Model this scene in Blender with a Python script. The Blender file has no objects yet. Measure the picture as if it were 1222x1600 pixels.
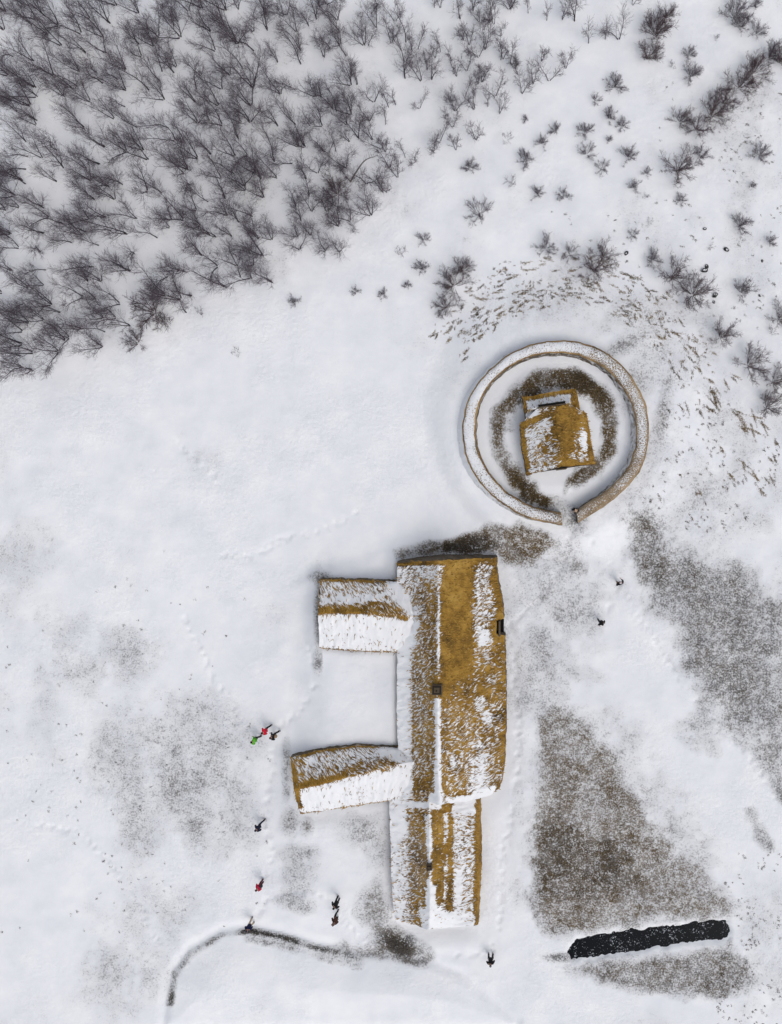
import bpy, bmesh, math, random
import numpy as np
from mathutils import Vector, Matrix

# ------------------------------------------------------------------ camera, sky, sun, exposure
S, H = 20.0, 62.0                 # photo pixels per metre at ground level, camera height in metres
NX, NY = 790.0, 790.0             # photo pixel straight below the camera
sc = bpy.context.scene
col = sc.collection
cam = bpy.data.cameras.new('camera')
camo = bpy.data.objects.new('camera', cam)
col.objects.link(camo)
camo.location = (0, 0, H)
camo.rotation_euler = (0, 0, 0)
cam.sensor_width = 36.0
cam.lens = S * H / 1600.0 * 36.0
cam.shift_x = (611 - NX) / 1600.0
cam.shift_y = (NY - 800) / 1600.0
cam.clip_start = 0.5
cam.clip_end = 6000
sc.camera = camo

SUN_EL, SUN_AZ = math.radians(55), math.radians(140)     # azimuth clockwise from +Y (up in the photo)
w = bpy.data.worlds.new('World')
sc.world = w
w.use_nodes = True
wn, wl = w.node_tree.nodes, w.node_tree.links
bg = wn['Background']
sky = wn.new('ShaderNodeTexSky')
sky.sky_type = 'NISHITA'
sky.sun_disc = False
sky.sun_elevation = SUN_EL
sky.sun_rotation = SUN_AZ
sky.air_density = 1.0
sky.dust_density = 3.0
hs = wn.new('ShaderNodeHueSaturation')
hs.inputs['Saturation'].default_value = 0.40
wl.new(sky.outputs[0], hs.inputs['Color'])
wl.new(hs.outputs[0], bg.inputs['Color'])
bg.inputs['Strength'].default_value = 0.155
sl = bpy.data.lights.new('sun', 'SUN')
sl.energy = 0.62
sl.angle = math.radians(36)
sl.color = (1.0, 0.97, 0.93)
so = bpy.data.objects.new('sun', sl)
col.objects.link(so)
sd = Vector((math.sin(SUN_AZ) * math.cos(SUN_EL), math.cos(SUN_AZ) * math.cos(SUN_EL), math.sin(SUN_EL)))
so.rotation_euler = sd.to_track_quat('Z', 'Y').to_euler()
sc.view_settings.view_transform = 'Standard'
sc.view_settings.look = 'None'
sc.view_settings.gamma = 1.0
sc.view_settings.exposure = -0.04

rng = np.random.default_rng(7)
random.seed(7)

# ------------------------------------------------------------------ helpers
def tag(o, label=None, cat=None, group=None, kind=None):
    if label: o['label'] = label
    if cat: o['category'] = cat
    if group: o['group'] = group
    if kind: o['kind'] = kind
    return o

def empty(name, loc=(0, 0, 0), rz=0.0):
    o = bpy.data.objects.new(name, None)
    o.location = loc
    o.rotation_euler = (0, 0, rz)
    o.empty_display_size = 0.3
    col.objects.link(o)
    return o

def obj(name, mesh, mats=None, parent=None):
    o = bpy.data.objects.new(name, mesh)
    col.objects.link(o)
    if mats is not None and len(mesh.materials) == 0:
        for m in (mats if isinstance(mats, (list, tuple)) else [mats]):
            mesh.materials.append(m)
    if parent: o.parent = parent
    return o

def mesh_np(name, V, quads=None, tris=None, smooth=True, midx=None):
    me = bpy.data.meshes.new(name)
    V = np.asarray(V, dtype=np.float32)
    q = np.asarray(quads, dtype=np.int32).reshape(-1, 4) if quads is not None else np.zeros((0, 4), np.int32)
    t = np.asarray(tris, dtype=np.int32).reshape(-1, 3) if tris is not None else np.zeros((0, 3), np.int32)
    me.vertices.add(len(V))
    me.vertices.foreach_set('co', V.ravel())
    loops = np.concatenate([q.ravel(), t.ravel()])
    me.loops.add(len(loops))
    me.loops.foreach_set('vertex_index', loops)
    nf = len(q) + len(t)
    me.polygons.add(nf)
    starts = np.concatenate([np.arange(len(q)) * 4, len(q) * 4 + np.arange(len(t)) * 3]).astype(np.int32)
    me.polygons.foreach_set('loop_start', starts)
    me.polygons.foreach_set('use_smooth', np.full(nf, smooth))
    if midx is not None:
        me.polygons.foreach_set('material_index', np.asarray(midx, dtype=np.int32))
    me.update(calc_edges=True)
    me.validate()
    return me

def fattr(me, name, vals):
    a = me.attributes.new(name, 'FLOAT', 'POINT')
    a.data.foreach_set('value', np.asarray(vals, dtype=np.float32).ravel())

def vattr(me, name, vals):
    a = me.attributes.new(name, 'FLOAT_VECTOR', 'POINT')
    a.data.foreach_set('vector', np.asarray(vals, dtype=np.float32).ravel())

def _hash(ix, iy, seed):
    h = (ix.astype(np.int64) * 374761393 + iy.astype(np.int64) * 668265263 + seed * 974711) & 0xffffffff
    h = ((h ^ (h >> 13)) * 1274126177) & 0xffffffff
    h = h ^ (h >> 16)
    return (h & 0xffff) / 65535.0

def vnoise(x, y, seed=0):
    x = np.asarray(x, float); y = np.asarray(y, float)
    ix = np.floor(x); iy = np.floor(y)
    fx = x - ix; fy = y - iy
    fx = fx * fx * (3 - 2 * fx); fy = fy * fy * (3 - 2 * fy)
    a = _hash(ix, iy, seed); b = _hash(ix + 1, iy, seed)
    c = _hash(ix, iy + 1, seed); d = _hash(ix + 1, iy + 1, seed)
    return (a * (1 - fx) + b * fx) * (1 - fy) + (c * (1 - fx) + d * fx) * fy

def fbm(x, y, octv=4, seed=0):
    s = 0; a = 1.0; t = 0
    for i in range(octv):
        s = s + a * vnoise(x, y, seed + i * 17); t += a
        x = np.asarray(x) * 2.03 + 11.3; y = np.asarray(y) * 2.03 - 7.7; a *= 0.5
    return s / t - 0.5                                   # about -0.5 .. 0.5

def sstep(a, b, x):
    t = np.clip((np.asarray(x, float) - a) / (b - a), 0, 1)
    return t * t * (3 - 2 * t)

def seg_dist(px, py, pts, closed=False):
    d = np.full(np.shape(px), 1e9)
    n = len(pts)
    for i in range(n if closed else n - 1):
        ax, ay = pts[i][:2]; bx, by = pts[(i + 1) % n][:2]
        dx, dy = bx - ax, by - ay
        t = np.clip(((px - ax) * dx + (py - ay) * dy) / (dx * dx + dy * dy + 1e-9), 0, 1)
        d = np.minimum(d, np.hypot(px - ax - t * dx, py - ay - t * dy))
    return d

def poly_sd(px, py, pts):
    """distance to the outline, positive inside (photo pixels)"""
    inside = np.zeros(np.shape(px), bool)
    n = len(pts)
    for i in range(n):
        ax, ay = pts[i]; bx, by = pts[(i + 1) % n]
        c = ((ay > py) != (by > py)) & (px < (bx - ax) * (py - ay) / (by - ay + 1e-12) + ax)
        inside ^= c
    d = seg_dist(px, py, pts, True)
    return np.where(inside, d, -d)

def P(px, py, z):
    k = (H - z) / H / S
    return np.stack([(np.asarray(px, float) - NX) * k, (NY - np.asarray(py, float)) * k, np.asarray(z, float) + 0 * k], -1)

def unP(x, y, z):
    k = S * H / (H - z)
    return NX + x * k, NY - y * k

# ------------------------------------------------------------------ measured outlines (photo pixels)
LH = [(620, 880), (775, 872), (790, 1000), (791, 1200), (770, 1245), (753, 1252), (752, 1446), (700, 1450), (665, 1452),
      (617, 1437), (608, 1262), (470, 1272), (453, 1182), (560, 1165), (616, 1165), (618, 1020), (500, 1014), (496, 960),
      (500, 905), (620, 908)]
COURT = [(506, 1020), (614, 1024), (612, 1160), (560, 1160), (506, 1166)]
COURT2 = [(480, 1276), (606, 1266), (608, 1420), (480, 1400)]
POND = [(886, 1490), (890, 1480), (902, 1470), (960, 1458), (1050, 1448), (1100, 1441), (1134, 1439), (1140, 1452), (1138, 1468), (1100, 1472), (1040, 1479),
        (970, 1491), (920, 1498), (893, 1500)]
ARC = [(262, 1600), (266, 1568), (275, 1520), (300, 1488), (345, 1462), (390, 1454), (440, 1464), (490, 1480), (560, 1496), (650, 1504), (720, 1530), (800, 1600)]
DRIFT = [(470, 918), (495, 898), (530, 890), (570, 884), (600, 868), (640, 850), (690, 838)]
RC = (868.0, 676.0)
_sc = lambda L: [(690 + a / 3.394, 510 + b / 3.394) for a, b in L]
R_OUT = _sc([(640, 1055), (560, 1045), (470, 1030), (400, 1000), (330, 950), (260, 900), (200, 840), (150, 760), (115, 680), (103, 600), (105, 520),
             (115, 440), (140, 370), (180, 300), (240, 230), (310, 170), (390, 120), (470, 85), (560, 70), (650, 68), (740, 78), (820, 100),
             (890, 140), (950, 190), (1010, 255), (1060, 330), (1095, 420), (1110, 510), (1108, 600), (1090, 700), (1060, 780), (1010, 840),
             (930, 910), (830, 985), (725, 1042)])
R_IN = _sc([(635, 985), (560, 980), (490, 965), (420, 930), (350, 890), (290, 830), (240, 770), (205, 700), (182, 630), (175, 560), (178, 480),
            (195, 410), (225, 340), (275, 275), (330, 225), (400, 180), (470, 150), (550, 135), (640, 133), (720, 148), (800, 175), (870, 215),
            (930, 275), (980, 340), (1015, 410), (1035, 490), (1040, 570), (1030, 650), (1010, 720), (975, 790), (920, 840), (850, 890),
            (780, 930), (712, 978)])

TRAILS = [[(275, 690), (300, 706), (322, 724), (348, 752)], [(352, 866), (392, 872), (440, 842), (500, 830), (560, 800)], [(398, 1160), (372, 1120), (330, 1060), (290, 960)],
          [(430, 1140), (470, 1110), (500, 1060), (486, 1000)], [(411, 1284), (420, 1240), (428, 1190), (425, 1150)], [(412, 1375), (430, 1330), (415, 1290)], [(396, 1436), (420, 1400), (470, 1390), (525, 1400)],
          [(530, 1428), (580, 1480), (660, 1500), (767, 1488)], [(767, 1488), (780, 1440), (785, 1340), (806, 1240), (812, 1120), (800, 1000), (792, 982)], [(898, 796), (915, 830), (950, 880), (966, 910), (1000, 970), (1060, 1060), (1150, 1160), (1222, 1250)],
          [(937, 969), (955, 940), (966, 910)], [(792, 982), (840, 940), (890, 870), (898, 800), (890, 750)], [(60, 1290), (130, 1300), (180, 1360), (250, 1470)]]

def trail_dents(x, y, px, py):
    h = np.zeros(np.shape(px))
    for k, T in enumerate(TRAILS):
        T = np.array(T, float)
        m = (px > T[:, 0].min() - 20) & (px < T[:, 0].max() + 20) & (py > T[:, 1].min() - 20) & (py < T[:, 1].max() + 20)
        if not np.any(m): continue
        xs, ys = px[m], py[m]
        wob = 10 * fbm(xs / 60, ys / 60, 2, 640 + k)
        d = seg_dist(xs + wob, ys - wob, [tuple(p) for p in T]) / S
        dent = sstep(0.46, 0.64, vnoise(x[m] * 3.6, y[m] * 3.6, 650 + k))
        h[m] += -0.095 * np.exp(-(d / 0.27) ** 2) * dent - 0.02 * np.exp(-(d / 0.45) ** 2)
    return h

def height(x, y):
    x = np.asarray(x, float); y = np.asarray(y, float)
    px, py = NX + S * x, NY - S * y
    h = 0.35 * fbm(x / 14, y / 14, 3, 3) + 0.10 * fbm(x / 3.1, y / 3.1, 3, 5) + 0.035 * fbm(x * 1.3, y * 1.3, 3, 9)
    r = np.hypot(px - RC[0], py - RC[1])
    ang = np.arctan2(-(py - RC[1]), px - RC[0])
    far = 235 + 45 * np.cos(ang - math.radians(50))
    h = h * (1 - 0.7 * sstep(200, 120, r)) + 0.75 * sstep(far, 158, r) + 0.28 * sstep(108, 82, r)
    d = poly_sd(px, py, LH) / S
    near = (d > -6)
    e = np.where(near, -d, 9)
    cs = sstep(-60, 25, poly_sd(px, py, COURT)) + 0.7 * sstep(-60, 25, poly_sd(px, py, COURT2))
    am = np.clip(0.45 + 2.2 * fbm(x / 2.6, y / 2.6, 3, 61), 0, 1.1) * (1 - 0.75 * sstep(700, 780, px)) * (1 - 0.85 * np.clip(cs, 0, 1))
    wst = sstep(665, 605, px) * (1 - sstep(1200, 1290, py))
    h = h + 0.62 * wst * np.exp(-(e / 0.75) ** 2) * (1 - 0.8 * np.clip(cs, 0, 1))
    am = am * (1 - 0.9 * wst)
    h = h - 0.20 * am * np.exp(-(e / 0.45) ** 2) + 0.14 * am * np.exp(-((e - 1.4) / 0.6) ** 2)
    h = h + 0.85 * cs
    h = h + trail_dents(np.atleast_1d(x), np.atleast_1d(y), np.atleast_1d(px), np.atleast_1d(py)).reshape(np.shape(px))
    dd = seg_dist(px, py, DRIFT) / S
    h = h + 0.16 * np.exp(-(dd / 0.6) ** 2)
    a = poly_sd(px, py, ARC) / S
    h = h + 0.40 * sstep(-0.5, 3.4, a) - 0.20 * np.exp(-((a + 0.4) / 0.4) ** 2)
    p = poly_sd(px, py, POND) / S + 0.22 * fbm(x * 1.6, y * 1.6, 2, 31) + 0.26 * fbm(x * 4.5, y * 4.5, 2, 33)
    h = h * (1 - sstep(-1.6, 0.0, p)) - 0.34 * sstep(-0.35, 0.35, p)
    return h

def G(px, py):
    px = np.asarray(px, float); py = np.asarray(py, float)
    z = np.zeros(np.shape(px))
    for _ in range(4):
        q = P(px, py, z)
        z = height(q[..., 0], q[..., 1])
    q = P(px, py, z)
    q[..., 2] = z
    return q

# ground cover: dead grass showing through the snow, plus some painted shade, and how brown it is
GP = [  # polygon, strength, brown, feather px
    ([(836, 1120), (870, 1104), (905, 1110), (960, 1180), (1010, 1265), (1060, 1330), (1125, 1380), (1150, 1415), (1140, 1430), (1000, 1448), (900, 1462),
      (846, 1456), (832, 1390), (830, 1300), (836, 1200)], 0.58, 0.80, 17),
    ([(836, 1290), (870, 1280), (990, 1330), (1000, 1385), (900, 1400), (840, 1392)], 0.74, 0.60, 26),
    ([(890, 1512), (1000, 1495), (1140, 1474), (1170, 1505), (1180, 1538), (1110, 1560), (1000, 1548), (930, 1532)], 0.58, 0.45, 13),
    ([(976, 806), (1004, 795), (1050, 850), (1150, 890), (1222, 935), (1240, 1240), (1190, 1180), (1110, 1100), (1050, 1010), (1000, 915)], 0.55, 0.25, 34),
    ([(900, 1110), (960, 1105), (1040, 1220), (1130, 1350), (1100, 1370), (1000, 1280), (930, 1180)], 0.27, 0.2, 40),
    ([(975, 810), (1005, 800), (1040, 850), (1050, 900), (1010, 905)], 0.64, 0.35, 14),
    ([(725, 836), (765, 815), (850, 824), (868, 848), (830, 887), (790, 884), (775, 866), (700, 868), (625, 876), (618, 862), (660, 848)], 0.66, 0.9, 9),
    ([(690, 845), (760, 832), (780, 855), (740, 866), (690, 864)], 0.92, 0.5, 9),
    ([(795, 890), (900, 850), (960, 930), (900, 1060), (830, 1110), (798, 1100)], 0.30, 0.15, 45),
    ([(1125, 1085), (1060, 1130), (1090, 1180), (1120, 1180)], 0.26, 0.1, 20),
    ([(1166, 1262), (1176, 1262), (1214, 1330), (1200, 1336), (1178, 1310)], 0.50, 0.15, 10),
    ([(1180, 1150), (1222, 1190), (1240, 1270), (1210, 1240)], 0.42, 0.1, 12),
]
GE = [  # ellipses: cx, cy, rx, ry, rot deg, strength, brown
    (905, 886, 20, 24, -20, 0.5, 0.4), (915, 1056, 34, 12, 10, 0.34, 0.1), (1085, 1155, 36, 16, 30, 0.25, 0.1), (860, 1085, 26, 30, 0, 0.2, 0.2),
    (312, 1225, 14, 46, 0, 0.46, 0.1), (330, 1200, 70, 80, 0, 0.34, 0.1), (230, 1190, 70, 80, 0, 0.33, 0.1), (185, 1030, 75, 40, -20, 0.30, 0.05), (300, 1260, 30, 60, 0, 0.38, 0.08), (200, 1520, 60, 60, 0, 0.26, 0.05),
    (110, 1010, 70, 60, 0, 0.17, 0.05), (220, 1300, 50, 50, 0, 0.26, 0.05), (300, 1130, 60, 60, 0, 0.22, 0.1), (250, 1420, 90, 50, 0, 0.2, 0.05),
    (60, 1080, 60, 90, 0, 0.14, 0.05), (180, 1180, 40, 60, 0, 0.24, 0.1), (350, 1290, 40, 50, 0, 0.22, 0.1), (60, 850, 50, 40, 0, 0.16, 0.1),
    (498, 960, 7, 62, 0, 0.5, 0.15), (497, 1035, 8, 16, 0, 0.55, 0.1), (560, 1022, 26, 5, 0, 0.3, 0.1), (500, 902, 14, 8, 0, 0.6, 0.3),  # first strip paints in the grey shade along the wing's west wall
    (448, 1200, 7, 42, 0, 0.5, 0.1), (457, 1286, 15, 20, 0, 0.55, 0.35), (480, 1290, 10, 14, 0, 0.55, 0.5), (466, 1332, 26, 12, 0, 0.42, 0.1),
    (460, 1412, 30, 14, 10, 0.42, 0.05), (470, 1370, 26, 30, 0, 0.28, 0.05), (566, 1300, 38, 26, 20, 0.40, 0.1), (590, 1325, 18, 50, 0, 0.3, 0.05),
    (588, 1418, 24, 32, -30, 0.58, 0.5), (600, 1450, 40, 14, 30, 0.6, 0.4), (624, 1478, 38, 18, 22, 1.0, 0.3), (590, 1490, 70, 10, 4, 0.55, 0.4),
    (640, 1500, 22, 8, 20, 0.7, 0.5), (542, 1482, 18, 12, 0, 0.5, 0.2), (655, 1490, 20, 18, 0, 0.5, 0.15),
    (1036, 640, 12, 60, 6, 0.52, 0.3), (1010, 580, 20, 60, 32, 0.40, 0.1), (975, 540, 40, 14, -25, 0.4, 0.15), (1030, 700, 24, 80, 0, 0.3, 0.1),
    (860, 480, 150, 34, 0, 0.16, 0.4), (1020, 510, 90, 50, 30, 0.2, 0.4), (1100, 560, 50, 70, 0, 0.2, 0.3), (1080, 780, 130, 70, 0, 0.22, 0.2),
    (1170, 720, 70, 90, 0, 0.18, 0.3), (1160, 350, 80, 130, 0, 0.14, 0.1), (1170, 180, 70, 60, 0, 0.18, 0.2), (1060, 130, 60, 40, 0, 0.10, 0.1),
    (1190, 1480, 40, 120, 0, 0.22, 0.1), (1040, 370, 120, 60, 0, 0.11, 0.1), (700, 560, 120, 60, 0, 0.08, 0.1), (890, 430, 70, 30, 0, 0.16, 0.3),
    (870, 1496, 26, 6, 0, 0.6, 0.1), (868, 800, 34, 16, 20, 0.35, 0.2), (905, 812, 14, 22, 10, 0.4, 0.1), (930, 785, 40, 8, -35, 0.4, 0.1),
    (1120, 640, 30, 20, 0, 0.2, 0.5), (808, 1300, 16, 120, 0, 0.17, 0.1), (815, 960, 24, 90, 0, 0.22, 0.05), (40, 960, 50, 40, 0, 0.12, 0),
]

def cover(px, py):
    x = px / S; y = py / S
    j = fbm(x / 1.4, y / 1.4, 4, 51) * 26 + fbm(x / 0.5, y / 0.5, 3, 57) * 10
    g = 0.02 + 0.10 * np.clip(fbm(x / 5, y / 5, 3, 77) * 3, -0.6, 1)
    br = np.full(np.shape(px), 0.12)
    grove_shade = sstep(-40, 40, poly_sd(px, py, [(-400, -400), (900, -400), (760, 180), (640, 290), (540, 390), (420, 450), (300, 510), (160, 570), (-400, 620)]))
    g = g * (1 - grove_shade) + grove_shade * (0.07 + 0.25 * fbm(x / 2.2, y / 2.2, 4, 79))  # grey cover stands in for shade on the grove floor
    def put(g, br, wt, s, b):
        ng = np.maximum(g, g * (1 - wt) + s * wt)
        k = np.where(ng > g + 1e-6, wt, 0)
        return ng, br * (1 - k) + b * k
    for cx, cy, rx, ry, rot, s, b in GE:
        t = math.radians(rot); c, sn = math.cos(t), math.sin(t)
        dx, dy = px - cx, py - cy
        u = (dx * c + dy * sn) / rx; v = (-dx * sn + dy * c) / ry
        d = np.sqrt(u * u + v * v) - j / 60
        g, br = put(g, br, sstep(1.75, 0.15, d), s, b)
    for pts, s, b, f in GP:
        d = poly_sd(px, py, pts) + j * (f / 18)
        g, br = put(g, br, sstep(-f, f, d), s, b)
    # brown grass ring round the little church
    r = np.hypot((px - 870), (py - 672)) + j * 0.75
    ang = np.degrees(np.arctan2(-(py - 672), px - 870))
    a = ang % 360
    out = np.interp(a, [0, 45, 90, 135, 180, 225, 240, 262, 270, 282, 300, 330, 360], [96, 98, 100, 98, 103, 108, 118, 128, 118, 92, 100, 98, 96])
    inn = np.interp(a, [0, 45, 90, 135, 180, 225, 240, 262, 270, 282, 300, 330, 360], [66, 64, 62, 66, 78, 88, 88, 104, 106, 78, 72, 70, 66])
    st = np.interp(a, [0, 30, 60, 90, 130, 170, 200, 225, 262, 268, 274, 284, 300, 330, 360], [0.74, 0.82, 0.95, 0.82, 0.80, 0.72, 0.60, 0.84, 0.92, 0.4, 0.0, 0.82, 0.80, 0.76, 0.74])
    wt = sstep(out + 7, out - 9, r) * sstep(inn - 8, inn + 8, r)
    g, br = put(g, br, wt, st, 1.0)
    # dark exposed bank along the drift
    d = seg_dist(px, py, ARC[1:9])
    aw = np.interp(px, [262, 300, 390, 440, 520, 600, 660], [0.55, 0.4, 0.72, 0.66, 0.5, 0.4, 0.2])
    g, br = put(g, br, sstep(9, 1, d + j * 0.12), np.clip(aw * (1.05 + 1.6 * fbm(x / 1.3, y / 1.3, 3, 97)), 0, 0.92), 0.12)
    d2 = seg_dist(px, py - 9, ARC[5:9])
    g, br = put(g, br, sstep(16, 3, d2), 0.38, 0.15)
    cl = fbm(x / 1.7, y / 2.4, 4, 91) * 2.0 + fbm(x / 0.6, y / 0.6, 3, 93) * 0.7
    g = g * (1 + cl * np.interp(g, [0, 0.3, 0.5, 0.8], [1.2, 1.1, 0.30, 0.12]))
    g = np.where(poly_sd(px, py, COURT) > -2, g * 0.25, g)
    return np.clip(g, 0, 1), np.clip(br, 0, 1)

# ------------------------------------------------------------------ materials
class NT:
    def __init__(self, name):
        self.m = bpy.data.materials.new(name)
        self.m.use_nodes = True
        self.t = self.m.node_tree
        self.b = self.t.nodes['Principled BSDF']
        self.b.inputs['Specular IOR Level'].default_value = 0.25
    def n(self, typ, ins=None, **props):
        nd = self.t.nodes.new('ShaderNode' + typ)
        for k, v in props.items(): setattr(nd, k, v)
        for k, v in (ins or {}).items(): self.set(nd.inputs[k], v)
        return nd
    def set(self, sock, v):
        if isinstance(v, bpy.types.NodeSocket): self.t.links.new(v, sock)
        elif isinstance(v, bpy.types.Node): self.t.links.new(v.outputs[0], sock)
        else: sock.default_value = v
    def math(self, op, a, b=0.0, c=0.0, clamp=False):
        return self.n('Math', {0: a, 1: b, 2: c}, operation=op, use_clamp=clamp).outputs[0]
    def mix(self, f, a, b):
        nd = self.n('Mix', data_type='RGBA')
        self.set(nd.inputs[0], f); self.set(nd.inputs[6], a); self.set(nd.inputs[7], b)
        return nd.outputs[2]
    def noise(self, vec, scale, detail=3, rough=0.55, dist=0.0):
        return self.n('TexNoise', {'Vector': vec, 'Scale': scale, 'Detail': detail, 'Roughness': rough, 'Distortion': dist}).outputs[0]
    def ramp(self, f, stops):
        nd = self.n('ValToRGB', {0: f})
        cr = nd.color_ramp
        while len(cr.elements) < len(stops): cr.elements.new(0.5)
        for e, (p, c) in zip(cr.elements, stops):
            e.position = p; e.color = tuple(c) + (1,)
        return nd.outputs[0]
    def attr(self, name):
        return self.n('Attribute', attribute_name=name)
    def bump(self, hgt, dist, strength=1.0):
        nd = self.n('Bump', {'Height': hgt, 'Distance': dist, 'Strength': strength})
        self.set(self.b.inputs['Normal'], nd.outputs[0])
    def col(self, c, rough=0.9):
        self.set(self.b.inputs['Base Color'], c if not isinstance(c, tuple) or len(c) == 4 else c + (1,))
        self.b.inputs['Roughness'].default_value = rough

SNOW = (0.83, 0.835, 0.85)

def mat_ground():
    t = NT('snowy_ground')
    pos = t.n('NewGeometry').outputs['Position']
    g = t.attr('grass').outputs['Fac']; br = t.attr('brown').outputs['Fac']
    n1 = t.noise(pos, 2.0, 6, 0.70)
    n2 = t.noise(pos, 7.5, 3, 0.7)
    n = t.math('MULTIPLY_ADD', n2, 0.6, t.math('MULTIPLY', n1, 0.4))
    u = t.math('MULTIPLY_ADD', t.math('SUBTRACT', n, 0.5), 4.6, 0.5)
    gg = t.math('MULTIPLY_ADD', g, 1.25, -0.10)
    cov = t.math('MULTIPLY_ADD', t.math('SUBTRACT', gg, u), 1.7, 0.44, clamp=True)
    n0 = t.noise(pos, 0.8, 5, 0.6)
    soft = t.math('MULTIPLY', g, t.math('MULTIPLY_ADD', n0, 2.0, -0.05))
    cov = t.math('ADD', t.math('MULTIPLY', cov, t.math('MULTIPLY_ADD', g, 0.50, 0.31)), t.math('MULTIPLY', soft, t.math('MULTIPLY_ADD', g, -0.50, 0.80)), clamp=True)
    cov = t.math('MULTIPLY', cov, t.math('MULTIPLY_ADD', g, 7.0, -0.10, clamp=True))
    n3 = t.noise(pos, 11.0, 3, 0.6)
    n4 = t.noise(pos, 0.9, 3, 0.6)
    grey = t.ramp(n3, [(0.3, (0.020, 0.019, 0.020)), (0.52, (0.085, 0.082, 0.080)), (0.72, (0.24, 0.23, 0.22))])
    brown = t.ramp(n3, [(0.3, (0.020, 0.013, 0.006)), (0.52, (0.115, 0.075, 0.030)), (0.72, (0.26, 0.19, 0.095))])
    bb = t.math('MULTIPLY_ADD', t.math('SUBTRACT', n4, 0.5), 1.2, br, clamp=True)
    gc = t.mix(bb, grey + () if isinstance(grey, tuple) else grey, brown)
    wet = t.n('MapRange', {0: g, 1: 0.66, 2: 0.95, 3: 1.0, 4: 0.38}).outputs[0]
    gc = t.n('VectorMath', {0: gc, 3: wet}, operation='SCALE').outputs[0]
    n5 = t.noise(pos, 0.32, 6, 0.62)
    sn = t.ramp(n5, [(0.32, (0.765, 0.775, 0.805)), (0.66, (0.87, 0.872, 0.88))])
    t.col(t.mix(cov, sn, gc), 0.85)
    hb = t.math('MULTIPLY_ADD', t.math('MULTIPLY', n2, g), 0.7, t.math('MULTIPLY', cov, -0.35))
    n7 = t.noise(pos, 3.2, 3, 0.6)
    tr = t.math('MULTIPLY_ADD', t.math('SUBTRACT', t.noise(pos, 0.11, 3, 0.6), 0.46), 7.0, 0.15, clamp=True)
    tr = t.math('MULTIPLY', t.math('MAXIMUM', tr, t.math('MULTIPLY', g, 3.0, clamp=True)), 1.0)
    rel = t.math('MULTIPLY', t.math('ADD', t.math('MULTIPLY', n7, 1.2), t.math('MULTIPLY', n1, 0.9)), t.math('MULTIPLY_ADD', tr, 0.85, 0.15))
    t.bump(t.math('ADD', rel, hb), 0.09, 0.6)
    return t.m

def mat_roof():
    t = NT('snow_dusted_turf')
    uv = t.attr('flow').outputs['Vector']
    s = t.attr('snow').outputs['Fac']
    pos = t.n('NewGeometry').outputs['Position']
    wv = t.n('TexNoise', {'Vector': pos, 'Scale': 0.7, 'Detail': 2.0})
    off = t.n('VectorMath', {0: wv.outputs['Color'], 1: (1.0, 1.0, 0.0)}, operation='MULTIPLY').outputs[0]
    w2 = t.n('VectorMath', {0: uv, 1: off}, operation='ADD').outputs[0]
    va = t.n('VectorMath', {0: w2, 1: (6.4, 2.3, 0.0)}, operation='MULTIPLY').outputs[0]
    vb = t.n('VectorMath', {0: w2, 1: (15.0, 5.0, 0.0)}, operation='MULTIPLY').outputs[0]
    n1 = t.noise(va, 1.0, 3, 0.55); n2 = t.noise(vb, 1.0, 3, 0.6)
    n = t.math('MULTIPLY_ADD', n2, 0.38, t.math('MULTIPLY', n1, 0.62))
    u = t.math('MULTIPLY_ADD', t.math('SUBTRACT', n, 0.5), 3.0, 0.5)
    gg = t.math('MULTIPLY_ADD', s, 1.2, -0.1)
    sf = t.math('MULTIPLY_ADD', t.math('SUBTRACT', gg, u), 6.0, 0.5, clamp=True)
    n3 = t.noise(vb, 1.3, 4, 0.65)
    n4 = t.noise(pos, 0.8, 4, 0.6)
    n6 = t.noise(pos, 0.35, 3, 0.6)
    mixn = t.math('ADD', t.math('MULTIPLY_ADD', n4, 0.62, t.math('MULTIPLY', n3, 0.5)), t.math('MULTIPLY_ADD', n6, 0.7, -0.41))
    br = t.ramp(mixn, [(0.30, (0.048, 0.028, 0.008)), (0.42, (0.18, 0.098, 0.018)), (0.54, (0.31, 0.172, 0.028)), (0.72, (0.44, 0.27, 0.065))])
    tan = t.ramp(mixn, [(0.33, (0.06, 0.045, 0.03)), (0.5, (0.27, 0.20, 0.13)), (0.7, (0.45, 0.36, 0.26))])
    ta = t.attr('tan').outputs['Fac']
    t.col(t.mix(sf, t.mix(ta, br, tan), SNOW + (1,)), 0.88)
    hb = t.math('MULTIPLY_ADD', sf, 0.9, t.math('MULTIPLY', n3, 0.6))
    t.bump(hb, 0.07, 0.7)
    return t.m

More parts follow.
